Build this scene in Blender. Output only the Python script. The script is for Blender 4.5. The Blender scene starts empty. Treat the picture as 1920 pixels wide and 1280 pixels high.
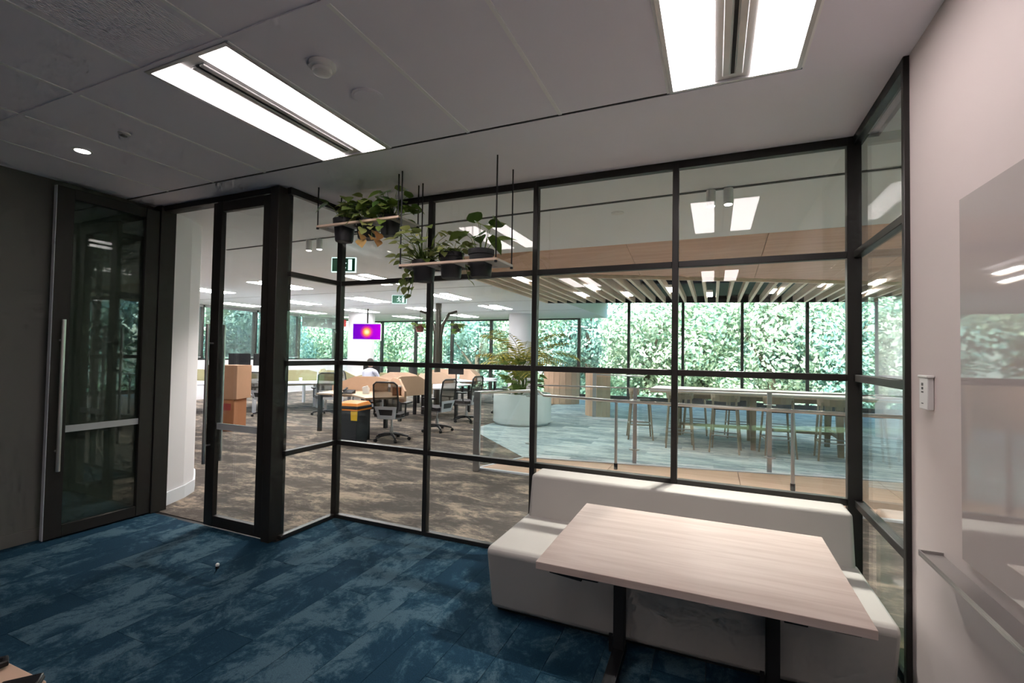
import bpy, math, random
from mathutils import Vector, Matrix
scene = bpy.context.scene
C = scene.collection
PI = math.pi
rnd = random.Random(7)

# ------------------------------------------------------------------ camera
cam_d = bpy.data.cameras.new('camera')
cam_d.sensor_fit = 'HORIZONTAL'; cam_d.sensor_width = 36.0
cam_d.lens = 877.03 / 1920 * 36.0
cam_d.clip_start = 0.02; cam_d.clip_end = 400
cam = bpy.data.objects.new('camera', cam_d); C.objects.link(cam)
right = Vector((0.9180, 0.3963, 0.0170)).normalized()
fwd = Vector((-0.3964, 0.9177, 0.0269)); fwd = (fwd - right * fwd.dot(right)).normalized()
up = right.cross(fwd).normalized()
M = Matrix((right, up, -fwd)).transposed().to_4x4()
M.translation = Vector((0, 0, 1.57))
cam.matrix_world = M
scene.camera = cam

# ------------------------------------------------------------------ sky, sun, exposure
world = bpy.data.worlds.new('world'); scene.world = world; world.use_nodes = True
wn = world.node_tree; wn.nodes.clear()
w_out = wn.nodes.new('ShaderNodeOutputWorld'); w_bg = wn.nodes.new('ShaderNodeBackground')
w_sky = wn.nodes.new('ShaderNodeTexSky'); w_sky.sky_type = 'NISHITA'; w_sky.sun_disc = False
w_sky.sun_elevation = math.radians(48); w_sky.sun_rotation = math.radians(170)
w_sky.air_density = 1.0; w_sky.dust_density = 2.0; w_sky.ozone_density = 1.0
w_bg.inputs['Strength'].default_value = 1.25
wn.links.new(w_sky.outputs[0], w_bg.inputs[0]); wn.links.new(w_bg.outputs[0], w_out.inputs[0])
sun_d = bpy.data.lights.new('sun', 'SUN'); sun_d.energy = 12.5; sun_d.angle = math.radians(2); sun_d.color = (1, .95, .86)
sun = bpy.data.objects.new('sun', sun_d); C.objects.link(sun)
sun.rotation_euler = Vector((0.25, 0.72, -0.75)).to_track_quat('-Z', 'Y').to_euler()
sun.location = (0, -10, 30)
vs = scene.view_settings
scene.display_settings.display_device = 'sRGB'
vs.view_transform = 'Standard'; vs.look = 'None'; vs.gamma = 1.0; vs.exposure = 0.56; vs.use_curve_mapping = False
scene.cycles.transparent_max_bounces = 40
scene.cycles.max_bounces = 6; scene.cycles.diffuse_bounces = 4; scene.cycles.glossy_bounces = 3
scene.cycles.use_light_tree = True
scene.cycles.use_denoising = True
scene.cycles.use_adaptive_sampling = True; scene.cycles.adaptive_threshold = 0.06; scene.cycles.adaptive_min_samples = 12
scene.cycles.caustics_reflective = False; scene.cycles.caustics_refractive = False
scene.cycles.sample_clamp_indirect = 12.0
ROOM_LIGHT = 9.0      # radiance of the lit strips in the meeting room
OFFICE_LIGHT = 32.0

# ------------------------------------------------------------------ materials
MATS = {}
def nodes_of(name):
    m = bpy.data.materials.new(name); m.use_nodes = True
    nt = m.node_tree; nt.nodes.clear()
    out = nt.nodes.new('ShaderNodeOutputMaterial')
    return m, nt, out
def N(nt, t, **kw):
    n = nt.nodes.new(t)
    for k, v in kw.items():
        if k in n.inputs: n.inputs[k].default_value = v
        else: setattr(n, k, v)
    return n
def rgba(c): return (c[0], c[1], c[2], 1.0)
def mat(name, col, rough=0.5, metal=0.0, var=0.0, scale=8.0, bump=0.0, bscale=200.0, spec=0.5, stretch=(1, 1, 1), sheen=0.0):
    """plain procedural surface: colour with slight noise variation and fine relief"""
    m, nt, out = nodes_of(name)
    b = N(nt, 'ShaderNodeBsdfPrincipled', Roughness=rough, Metallic=metal)
    b.inputs['Specular IOR Level'].default_value = spec
    if sheen: b.inputs['Sheen Weight'].default_value = sheen
    tc = N(nt, 'ShaderNodeTexCoord'); mp = N(nt, 'ShaderNodeMapping'); mp.inputs['Scale'].default_value = stretch
    nt.links.new(tc.outputs['Object'], mp.inputs[0])
    nz = N(nt, 'ShaderNodeTexNoise', Scale=scale, Detail=2.0)
    nt.links.new(mp.outputs[0], nz.inputs['Vector'])
    mx = N(nt, 'ShaderNodeMixRGB'); mx.inputs[1].default_value = rgba([c * (1 - var) for c in col]); mx.inputs[2].default_value = rgba([min(1, c * (1 + var)) for c in col])
    nt.links.new(nz.outputs['Fac'], mx.inputs[0]); nt.links.new(mx.outputs[0], b.inputs['Base Color'])
    if bump:
        n2 = N(nt, 'ShaderNodeTexNoise', Scale=bscale, Detail=3.0); nt.links.new(mp.outputs[0], n2.inputs['Vector'])
        bp = N(nt, 'ShaderNodeBump', Strength=bump, Distance=0.002); nt.links.new(n2.outputs['Fac'], bp.inputs['Height']); nt.links.new(bp.outputs[0], b.inputs['Normal'])
    nt.links.new(b.outputs[0], out.inputs[0]); MATS[name] = m; return m
def emis(name, col, s):
    m, nt, out = nodes_of(name)
    e = N(nt, 'ShaderNodeEmission', Strength=s); e.inputs[0].default_value = rgba(col)
    nt.links.new(e.outputs[0], out.inputs[0]); MATS[name] = m; return m
def wood(name, c1, c2, scale=3.0, stretch=(1, 14, 14), rough=0.4, bump=0.05):
    m, nt, out = nodes_of(name)
    b = N(nt, 'ShaderNodeBsdfPrincipled', Roughness=rough)
    tc = N(nt, 'ShaderNodeTexCoord'); mp = N(nt, 'ShaderNodeMapping'); mp.inputs['Scale'].default_value = stretch
    oi = N(nt, 'ShaderNodeObjectInfo'); ad = N(nt, 'ShaderNodeVectorMath', operation='ADD'); sc = N(nt, 'ShaderNodeVectorMath', operation='SCALE'); sc.inputs['Scale'].default_value = 30.0
    cx = N(nt, 'ShaderNodeCombineXYZ'); nt.links.new(oi.outputs['Random'], cx.inputs[0]); nt.links.new(oi.outputs['Random'], cx.inputs[1])
    nt.links.new(cx.outputs[0], sc.inputs[0]); nt.links.new(tc.outputs['Object'], ad.inputs[0]); nt.links.new(sc.outputs[0], ad.inputs[1]); nt.links.new(ad.outputs[0], mp.inputs[0])
    n1 = N(nt, 'ShaderNodeTexNoise', Scale=scale, Detail=6.0, Roughness=0.6); n1.inputs['Distortion'].default_value = 0.4
    nt.links.new(mp.outputs[0], n1.inputs['Vector'])
    r = N(nt, 'ShaderNodeValToRGB'); r.color_ramp.elements[0].color = rgba(c1); r.color_ramp.elements[1].color = rgba(c2)
    r.color_ramp.elements[0].position = 0.3; r.color_ramp.elements[1].position = 0.7
    nt.links.new(n1.outputs['Fac'], r.inputs[0]); nt.links.new(r.outputs[0], b.inputs['Base Color'])
    bp = N(nt, 'ShaderNodeBump', Strength=bump, Distance=0.002); nt.links.new(n1.outputs['Fac'], bp.inputs['Height']); nt.links.new(bp.outputs[0], b.inputs['Normal'])
    nt.links.new(b.outputs[0], out.inputs[0]); MATS[name] = m; return m
def glass(name, tint, r0=0.045, body=0.0, bodycol=(.5, .5, .5)):
    """thin architectural glass: tinted transmission with a Schlick reflection, optional body colour (film, frost, blind mesh)"""
    m, nt, out = nodes_of(name)
    g = N(nt, 'ShaderNodeNewGeometry'); d = N(nt, 'ShaderNodeVectorMath', operation='DOT_PRODUCT')
    nt.links.new(g.outputs['Incoming'], d.inputs[0]); nt.links.new(g.outputs['Normal'], d.inputs[1])
    a = N(nt, 'ShaderNodeMath', operation='ABSOLUTE'); nt.links.new(d.outputs['Value'], a.inputs[0])
    s = N(nt, 'ShaderNodeMath', operation='SUBTRACT'); s.inputs[0].default_value = 1.0; nt.links.new(a.outputs[0], s.inputs[1])
    p = N(nt, 'ShaderNodeMath', operation='POWER'); p.inputs[1].default_value = 5.0; nt.links.new(s.outputs[0], p.inputs[0])
    k = N(nt, 'ShaderNodeMath', operation='MULTIPLY_ADD'); k.inputs[1].default_value = 1 - r0; k.inputs[2].default_value = r0; nt.links.new(p.outputs[0], k.inputs[0])
    t = N(nt, 'ShaderNodeBsdfTransparent'); t.inputs[0].default_value = rgba(tint)
    src = t
    if body:
        df = N(nt, 'ShaderNodeBsdfDiffuse'); df.inputs[0].default_value = rgba(bodycol)
        m0 = N(nt, 'ShaderNodeMixShader'); m0.inputs[0].default_value = body
        nt.links.new(t.outputs[0], m0.inputs[1]); nt.links.new(df.outputs[0], m0.inputs[2]); src = m0
    gl = N(nt, 'ShaderNodeBsdfGlossy', Roughness=0.0); gl.inputs[0].default_value = (1, 1, 1, 1)
    mx = N(nt, 'ShaderNodeMixShader'); nt.links.new(k.outputs[0], mx.inputs[0]); nt.links.new(src.outputs[0], mx.inputs[1]); nt.links.new(gl.outputs[0], mx.inputs[2])
    nt.links.new(mx.outputs[0], out.inputs[0]); MATS[name] = m; return m
def carpet(name, dark, mid, light, per_object=True, tile=None, thr=(.42, .62), scale=2.2, stretch=(1.6, 0.7, 1)):
    m, nt, out = nodes_of(name)
    b = N(nt, 'ShaderNodeBsdfPrincipled', Roughness=0.95); b.inputs['Specular IOR Level'].default_value = 0.1
    tc = N(nt, 'ShaderNodeTexCoord')
    vec = tc.outputs['Object']; shift = None
    if per_object:
        oi = N(nt, 'ShaderNodeObjectInfo'); cx = N(nt, 'ShaderNodeCombineXYZ')
        for i, f in enumerate((37.0, 71.0, 13.0)):
            mm = N(nt, 'ShaderNodeMath', operation='MULTIPLY'); mm.inputs[1].default_value = f; nt.links.new(oi.outputs['Random'], mm.inputs[0]); nt.links.new(mm.outputs[0], cx.inputs[i])
        ad = N(nt, 'ShaderNodeVectorMath', operation='ADD'); nt.links.new(vec, ad.inputs[0]); nt.links.new(cx.outputs[0], ad.inputs[1]); vec = ad.outputs[0]
        shift = oi.outputs['Random']
    elif tile:
        br = N(nt, 'ShaderNodeTexBrick'); br.offset = 0.5; br.inputs['Color1'].default_value = (0, 0, 0, 1); br.inputs['Color2'].default_value = (1, 1, 1, 1)
        br.inputs['Mortar Size'].default_value = 0.0; br.inputs['Scale'].default_value = 1.0; br.inputs['Brick Width'].default_value = tile[0]; br.inputs['Row Height'].default_value = tile[1]
        nt.links.new(vec, br.inputs['Vector'])
        sc = N(nt, 'ShaderNodeVectorMath', operation='SCALE'); sc.inputs['Scale'].default_value = 23.0; nt.links.new(br.outputs['Color'], sc.inputs[0])
        ad = N(nt, 'ShaderNodeVectorMath', operation='ADD'); nt.links.new(vec, ad.inputs[0]); nt.links.new(sc.outputs[0], ad.inputs[1]); vec = ad.outputs[0]
        shift = br.outputs['Color']
    mp = N(nt, 'ShaderNodeMapping'); mp.inputs['Scale'].default_value = stretch; nt.links.new(vec, mp.inputs[0])
    n1 = N(nt, 'ShaderNodeTexNoise', Scale=scale, Detail=7.0, Roughness=0.72); n1.inputs['Distortion'].default_value = 0.5; nt.links.new(mp.outputs[0], n1.inputs['Vector'])
    val = n1.outputs['Fac']
    if shift is not None:
        ma = N(nt, 'ShaderNodeMath', operation='MULTIPLY_ADD'); ma.inputs[1].default_value = 0.11; ma.inputs[2].default_value = -0.055; nt.links.new(shift, ma.inputs[0])
        sm = N(nt, 'ShaderNodeMath', operation='ADD'); nt.links.new(val, sm.inputs[0]); nt.links.new(ma.outputs[0], sm.inputs[1]); val = sm.outputs[0]
    n3 = N(nt, 'ShaderNodeTexNoise', Scale=scale * 7, Detail=3.0, Roughness=0.7); n3.inputs['Distortion'].default_value = 1.0; nt.links.new(mp.outputs[0], n3.inputs['Vector'])
    m3 = N(nt, 'ShaderNodeMath', operation='MULTIPLY_ADD'); m3.inputs[1].default_value = 0.30; m3.inputs[2].default_value = -0.15; nt.links.new(n3.outputs['Fac'], m3.inputs[0])
    s3 = N(nt, 'ShaderNodeMath', operation='ADD'); nt.links.new(val, s3.inputs[0]); nt.links.new(m3.outputs[0], s3.inputs[1]); val = s3.outputs[0]
    r = N(nt, 'ShaderNodeValToRGB'); e = r.color_ramp.elements
    e[0].position = thr[0]; e[0].color = rgba(dark); e[1].position = thr[1]; e[1].color = rgba(light)
    x = r.color_ramp.elements.new((thr[0] * .55 + thr[1] * .45)); x.color = rgba(mid)
    nt.links.new(val, r.inputs[0])
    n2 = N(nt, 'ShaderNodeTexNoise', Scale=160.0, Detail=1.0); nt.links.new(tc.outputs['Object'], n2.inputs['Vector'])
    mr = N(nt, 'ShaderNodeMapRange'); mr.inputs['To Min'].default_value = 0.6; mr.inputs['To Max'].default_value = 1.4; nt.links.new(n2.outputs['Fac'], mr.inputs[0])
    ml = N(nt, 'ShaderNodeVectorMath', operation='SCALE'); nt.links.new(r.outputs[0], ml.inputs[0]); nt.links.new(mr.outputs[0], ml.inputs['Scale'])
    nt.links.new(ml.outputs[0], b.inputs['Base Color'])
    bp = N(nt, 'ShaderNodeBump', Strength=0.5, Distance=0.003); nt.links.new(n2.outputs['Fac'], bp.inputs['Height']); nt.links.new(bp.outputs[0], b.inputs['Normal'])
    nt.links.new(b.outputs[0], out.inputs[0]); MATS[name] = m; return m
def leafmat(name, c1, c2, rough=0.45, trans=0.3):
    m, nt, out = nodes_of(name)
    oi = N(nt, 'ShaderNodeObjectInfo'); g = N(nt, 'ShaderNodeNewGeometry')
    ad = N(nt, 'ShaderNodeMath', operation='ADD'); nt.links.new(oi.outputs['Random'], ad.inputs[0]); nt.links.new(g.outputs['Random Per Island'], ad.inputs[1])
    fr = N(nt, 'ShaderNodeMath', operation='FRACT'); nt.links.new(ad.outputs[0], fr.inputs[0])
    mx = N(nt, 'ShaderNodeMixRGB'); mx.inputs[1].default_value = rgba(c1); mx.inputs[2].default_value = rgba(c2); nt.links.new(fr.outputs[0], mx.inputs[0])
    b = N(nt, 'ShaderNodeBsdfPrincipled', Roughness=rough); nt.links.new(mx.outputs[0], b.inputs['Base Color'])
    t = N(nt, 'ShaderNodeBsdfTranslucent'); nt.links.new(mx.outputs[0], t.inputs[0])
    ms = N(nt, 'ShaderNodeMixShader'); ms.inputs[0].default_value = trans; nt.links.new(b.outputs[0], ms.inputs[1]); nt.links.new(t.outputs[0], ms.inputs[2])
    nt.links.new(ms.outputs[0], out.inputs[0]); MATS[name] = m; return m

mat('frame', (.020, .018, .016), .42, 0, .15, 6)
mat('frame_brown', (.019, .016, .013), .5, 0, .15, 6)
mat('wall_warm', (.60, .525, .505), .7, 0, .02, 3, .08, 250)
mat('wall_dark', (.15, .148, .13), .8, 0, .03, 3, .08, 250)
mat('white_wall', (.72, .70, .73), .7, 0, .02, 3, .05, 250)
mat('skirt_white', (.72, .74, .80), .5)
mat('skirt_dark', (.16, .155, .14), .55)
mat('ceil', (.82, .795, .86), .85, 0, .02, 4, .1, 300)
mat('ceil_office', (.82, .84, .86), .85, 0, .02, 4)
mat('tee', (.86, .86, .86), .5)
mat('black', (.006, .006, .007), .6)
mat('black_gloss', (.010, .010, .012), .25)
mat('void', (.012, .012, .016), .8)
mat('pipe', (.06, .065, .085), .5, .5)
mat('steel', (.62, .62, .62), .28, 1.0)
mat('steel_dull', (.42, .42, .43), .38, 1.0)
mat('plastic_white', (.75, .74, .73), .45)
mat('plastic_grey', (.32, .33, .34), .5)
mat('upholstery', (.46, .44, .41), .55, 0, .03, 6, .15, 400)
mat('pot', (.022, .022, .025), .55)
mat('soil', (.03, .02, .014), .95, 0, .4, 60, .5, 90)
mat('cardboard', (.50, .27, .16), .85, 0, .08, 9)
mat('cardboard_dark', (.42, .17, .075), .85, 0, .08, 9)
mat('tape', (.48, .36, .24), .35)
mat('tan_screen', (.60, .40, .28), .9, 0, .06, 20)
mat('olive_screen', (.34, .31, .17), .9, 0, .06, 20)
mat('desk_white', (.72, .74, .80), .4)
mat('desk_tan', (.62, .45, .31), .5, 0, .06, 4, stretch=(1, 8, 1))
mat('chair_frame', (.012, .012, .015), .4)
mat('chair_shell', (.55, .57, .62), .4)
mat('seat_dark', (.03, .024, .026), .8)
mat('bin_body', (.022, .028, .036), .45)
mat('orange', (.80, .25, .015), .5)
mat('yellow', (.85, .55, .03), .5)
mat('red', (.35, .035, .03), .5)
mat('shirt', (.60, .60, .72), .8)
mat('skin', (.48, .28, .20), .55)
mat('hair', (.02, .014, .01), .6)
mat('trousers', (.02, .022, .03), .8)
mat('stone', (.45, .50, .50), .8, 0, .2, 12)
mat('planter', (.62, .66, .66), .5)
mat('blind', (.20, .22, .22), .8)
mat('teal', (.02, .11, .15), .25)
mat('trunk', (.10, .075, .05), .9, 0, .3, 12)
mat('grass', (.10, .18, .05), .95, 0, .3, 3)
mat('tabletop_edge', (.62, .45, .36), .45)
mat('leather', (.62, .42, .30), .5, 0, .06, 6)
mat('board', (.47, .42, .405), .03, 0, 0, 2, spec=.9)
mat('tray', (.40, .38, .37), .3, .6)
mat('print', (.07, .07, .07), .6)
mat('green_sign', (.0, .16, .08), .4)
mat('terracotta', (.15, .035, .03), .7)
mat('post_bronze', (.05, .045, .035), .35, .4)
mat('lamp_alu', (.55, .54, .54), .35, .7)
wood('table_wood', (.54, .42, .365), (.68, .57, .51), 1.6, (1.2, 16, 16), .42, .02)
wood('timber', (.58, .34, .225), (.72, .47, .335), 1.4, (.7, 9, 9), .5, .03)
wood('timber_y', (.36, .25, .17), (.52, .38, .27), 1.4, (9, .7, 9), .5, .03)
wood('slat_wood', (.70, .53, .41), (.86, .71, .57), 1.4, (9, .7, 9), .5, .03)
wood('stool_wood', (.25, .19, .13), (.36, .28, .19), 2.0, (9, 9, .7), .5, .03)
wood('shelf_wood', (.62, .45, .34), (.75, .58, .45), 2.0, (1, 14, 14), .5, .02)
mat('shelf_paint', (.50, .47, .44), .6)
emis('room_lamp', (1.0, .90, .89), ROOM_LIGHT)
emis('office_lamp', (1.0, .96, .95), OFFICE_LIGHT)
emis('slat_lamp', (1.0, .97, .93), 70.0)
emis('spot_lamp', (1.0, .93, .85), 14.0)
emis('sign_lamp', (.75, 1.0, .95), 1.0)
glass('glass', (.955, .975, .97), .035)
glass('glass_outer', (.90, .985, .98), .03)
glass('glass_rail', (.92, .975, .97), .035)
glass('glass_dark', (.82, .88, .84), .07)
glass('film', (.9, .9, .9), .03, .75, (.62, .64, .65))
glass('blind_mesh', (.72, .74, .74), .0, .30, (.16, .17, .16))
glass('chair_mesh', (.80, .78, .74), .0, .42, (.07, .065, .055))
carpet('carpet_blue', (.012, .042, .074), (.023, .065, .100), (.064, .122, .162), True, None, (.46, .60), 2.8, (1.1, .9, 1))
carpet('carpet_brown', (.095, .082, .073), (.155, .132, .114), (.35, .28, .22), False, None, (.44, .62), 1.9, (.8, 1.7, 1))
carpet('carpet_grey', (.25, .32, .34), (.40, .47, .49), (.60, .66, .66), False, (1.0, .25), (.38, .64), 1.6, (.8, 2.2, 1))
leafmat('leaf', (.06, .13, .022), (.22, .31, .06))
leafmat('leaf_var', (.12, .19, .04), (.44, .46, .17))
leafmat('leaf_dry', (.22, .10, .035), (.42, .27, .10))
leafmat('palm_leaf', (.10, .16, .02), (.50, .40, .06))
leafmat('tree_leaf_a', (.16, .29, .22), (.68, .74, .50), .6, .35)
leafmat('tree_leaf_b', (.13, .28, .26), (.56, .70, .58), .6, .35)
leafmat('tree_leaf_c', (.22, .34, .24), (.78, .80, .60), .6, .35)

# TV picture: dark violet field with a hot glowing disc in the middle (flat print on a screen)
def screen_mat():
    m, nt, out = nodes_of('tv_picture')
    tc = N(nt, 'ShaderNodeTexCoord'); sp = N(nt, 'ShaderNodeSeparateXYZ'); nt.links.new(tc.outputs['Object'], sp.inputs[0])
    mp = N(nt, 'ShaderNodeMapping'); mp.inputs['Scale'].default_value = (1, 0, 1); nt.links.new(tc.outputs['Object'], mp.inputs[0])
    ln = N(nt, 'ShaderNodeVectorMath', operation='LENGTH'); nt.links.new(mp.outputs[0], ln.inputs[0])
    r = N(nt, 'ShaderNodeValToRGB'); e = r.color_ramp.elements
    e[0].position = 0.0; e[0].color = (1, 1, .75, 1); e[1].position = 1.0; e[1].color = (.10, .0, .45, 1)
    for p, c in ((.09, (1, .75, .3, 1)), (.17, (1, .28, .05, 1)), (.25, (.7, .02, .3, 1)), (.36, (.22, .0, .55, 1))):
        x = e.new(p); x.color = c
    mu = N(nt, 'ShaderNodeMath', operation='MULTIPLY'); mu.inputs[1].default_value = 1.6; nt.links.new(ln.outputs['Value'], mu.inputs[0]); nt.links.new(mu.outputs[0], r.inputs[0])
    mg = N(nt, 'ShaderNodeMixRGB', blend_type='ADD'); mg.inputs[2].default_value = (.45, 0, .25, 1)
    mr = N(nt, 'ShaderNodeMapRange'); mr.inputs['From Min'].default_value = 0.0; mr.inputs['From Max'].default_value = .5; nt.links.new(sp.outputs[0], mr.inputs[0])
    nt.links.new(mr.outputs[0], mg.inputs[0]); nt.links.new(r.outputs[0], mg.inputs[1])
    em = N(nt, 'ShaderNodeEmission', Strength=0.9); nt.links.new(mg.outputs[0], em.inputs[0]); nt.links.new(em.outputs[0], out.inputs[0]); MATS['tv_picture'] = m
screen_mat()

# ------------------------------------------------------------------ mesh helpers
class MB:
    def __init__(s): s.v = []; s.f = []
    def face(s, pts):
        i = len(s.v); s.v += [tuple(p) for p in pts]; s.f.append(tuple(range(i, i + len(pts)))); return s
    def box(s, x0, x1, y0, y1, z0, z1):
        i = len(s.v)
        s.v += [(x0, y0, z0), (x1, y0, z0), (x1, y1, z0), (x0, y1, z0), (x0, y0, z1), (x1, y0, z1), (x1, y1, z1), (x0, y1, z1)]
        s.f += [tuple(i + k for k in q) for q in ((3, 2, 1, 0), (4, 5, 6, 7), (0, 1, 5, 4), (1, 2, 6, 5), (2, 3, 7, 6), (3, 0, 4, 7))]; return s
    def hexa(s, b, t):
        """eight-corner solid: four bottom points (counter-clockwise from above) and four top points"""
        i = len(s.v); s.v += [tuple(p) for p in b] + [tuple(p) for p in t]
        s.f += [tuple(i + k for k in q) for q in ((3, 2, 1, 0), (4, 5, 6, 7), (0, 1, 5, 4), (1, 2, 6, 5), (2, 3, 7, 6), (3, 0, 4, 7))]; return s
    def obox(s, c, size, rz=0.0):
        hx, hy, hz = [k / 2 for k in size]; ca, sa = math.cos(rz), math.sin(rz)
        def p(x, y, z): return (c[0] + x * ca - y * sa, c[1] + x * sa + y * ca, c[2] + z)
        return s.hexa([p(-hx, -hy, -hz), p(hx, -hy, -hz), p(hx, hy, -hz), p(-hx, hy, -hz)], [p(-hx, -hy, hz), p(hx, -hy, hz), p(hx, hy, hz), p(-hx, hy, hz)])
    def prism(s, poly, z0, z1):
        n = len(poly); i = len(s.v)
        s.v += [(p[0], p[1], z0) for p in poly] + [(p[0], p[1], z1) for p in poly]
        s.f.append(tuple(i + k for k in reversed(range(n)))); s.f.append(tuple(i + n + k for k in range(n)))
        for k in range(n): s.f.append((i + k, i + (k + 1) % n, i + n + (k + 1) % n, i + n + k))
        return s
    def prism_x(s, poly, x0, x1):
        """outline in (y, z) extruded along x"""
        n = len(poly); i = len(s.v)
        s.v += [(x0, p[0], p[1]) for p in poly] + [(x1, p[0], p[1]) for p in poly]
        s.f.append(tuple(i + k for k in reversed(range(n)))); s.f.append(tuple(i + n + k for k in range(n)))
        for k in range(n): s.f.append((i + k, i + (k + 1) % n, i + n + (k + 1) % n, i + n + k))
        return s
    def tube(s, pts, r, n=8, cap=True):
        pts = [Vector(p) for p in pts]; rs = r if isinstance(r, (list, tuple)) else [r] * len(pts)
        i0 = len(s.v); ref = None
        for k, p in enumerate(pts):
            t = (pts[min(k + 1, len(pts) - 1)] - pts[max(k - 1, 0)]).normalized()
            if ref is None: ref = Vector((0, 0, 1)) if abs(t.z) < .9 else Vector((1, 0, 0))
            a = (ref - t * ref.dot(t)).normalized(); b = t.cross(a); ref = a
            for j in range(n):
                q = 2 * PI * j / n; w = p + (a * math.cos(q) + b * math.sin(q)) * rs[k]; s.v.append(tuple(w))
        for k in range(len(pts) - 1):
            for j in range(n):
                a0 = i0 + k * n; s.f.append((a0 + j, a0 + (j + 1) % n, a0 + n + (j + 1) % n, a0 + n + j))
        if cap:
            s.f.append(tuple(i0 + j for j in reversed(range(n)))); e = i0 + (len(pts) - 1) * n; s.f.append(tuple(e + j for j in range(n)))
        return s
    def lathe(s, prof, n=24, c=(0, 0, 0), sx=1.0, sy=1.0):
        i0 = len(s.v)
        for r, z in prof:
            for j in range(n): q = 2 * PI * j / n; s.v.append((c[0] + r * math.cos(q) * sx, c[1] + r * math.sin(q) * sy, c[2] + z))
        for k in range(len(prof) - 1):
            for j in range(n):
                a0 = i0 + k * n; s.f.append((a0 + j, a0 + (j + 1) % n, a0 + n + (j + 1) % n, a0 + n + j))
        s.f.append(tuple(i0 + j for j in reversed(range(n)))); e = i0 + (len(prof) - 1) * n; s.f.append(tuple(e + j for j in range(n)))
        return s
    def mesh(s, name, m, smooth=False):
        me = bpy.data.meshes.new(name); me.from_pydata(s.v, [], s.f); me.update()
        if m: me.materials.append(MATS[m])
        if smooth:
            me.polygons.foreach_set('use_smooth', [True] * len(me.polygons))
            try: me.set_sharp_from_angle(angle=math.radians(40))
            except Exception: pass
        return me
    def build(s, name, m, parent=None, loc=(0, 0, 0), rz=0.0, smooth=False, bevel=0.0, seg=2):
        o = bpy.data.objects.new(name, s.mesh(name, m, smooth or bevel > 0)); C.objects.link(o)
        o.location = loc; o.rotation_euler = (0, 0, rz)
        if parent: o.parent = parent
        if bevel:
            b = o.modifiers.new('bevel', 'BEVEL'); b.width = bevel; b.segments = seg; b.limit_method = 'ANGLE'; b.angle_limit = math.radians(35)
        return o
def inst(me, name, parent=None, loc=(0, 0, 0), rz=0.0):
    o = bpy.data.objects.new(name, me); C.objects.link(o); o.location = loc; o.rotation_euler = (0, 0, rz)
    if parent: o.parent = parent
    return o
def tag(o, label, cat, group=None, kind=None):
    o['label'] = label; o['category'] = cat
    if group: o['group'] = group
    if kind: o['kind'] = kind
    return o
def thing(name, label, cat, loc=(0, 0, 0), rz=0.0, group=None, kind=None):
    o = bpy.data.objects.new(name, None); C.objects.link(o); o.location = loc; o.rotation_euler = (0, 0, rz); o.empty_display_size = .1
    return tag(o, label, cat, group, kind)
def copy_tree(o, parent=None):
    c = o.copy(); C.objects.link(c); c.parent = parent
    for ch in list(o.children): copy_tree(ch, c)
    return c

CZ = 2.946            # ceiling height
YF = 3.46             # front glazing line
XR = 0.80             # right wall
XL = -5.03            # left wall
YD = 2.77             # door line
XS = -3.30            # return glazing by the doors
YB = -3.5             # back wall behind the camera

# ------------------------------------------------------------------ structure: meeting room
fl = tag(MB().box(XL, XR, YB, YF, -.12, -.006).build('floor', 'black'), 'dark blue mottled carpet floor of the meeting room', 'floor', kind='structure')
plank = MB().box(0, .2475, 0, .9975, -.006, 0).mesh('carpet_plank', 'carpet_blue')
edge_cache = {}
for i in range(24):
    x0 = -5.03 + i * .25
    off = (i * .37) % 1.0
    y = YB + .02 - off
    while y < YF:
        a, b = max(y, YB), min(y + 1.0, YF if x0 + .01 > XS else YD + .02)
        x1 = min(x0 + .25, XR)
        if b - a > .04 and x1 - x0 > .04 and b > -1.2:
            if abs(b - a - 1) < 1e-6 and abs(x1 - x0 - .25) < 1e-6: me = plank
            else:
                me = MB().box(0, x1 - x0 - .0025, 0, b - a - .0025, -.006, 0).mesh('carpet_plank', 'carpet_blue')
            inst(me, 'carpet_plank', fl, (x0, a, 0))
        y += 1.0
def wall(name, label, m, *b):
    return tag(MB().box(*b).build(name, m), label, 'wall', kind='structure')
wall('wall_right', 'warm off-white painted wall carrying the glass board', 'wall_warm', XR, XR + .12, YB, 2.60, 0, CZ + .05)
wall('wall_left', 'dark grey-green painted wall left of the open door', 'wall_dark', XL - .12, XL, YB, YD + .06, 0, CZ + .05)
wall('wall_back', 'off-white wall behind the camera', 'wall_warm', XL - .12, XR + .12, YB - .12, YB, 0, CZ + .05)
bb = MB().box(XL, XL + .014, YB, 2.06, 0, .10).build('baseboard_left', 'skirt_dark', bevel=.003)
tag(bb, 'dark skirting board along the left wall', 'baseboard', kind='structure')

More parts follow.
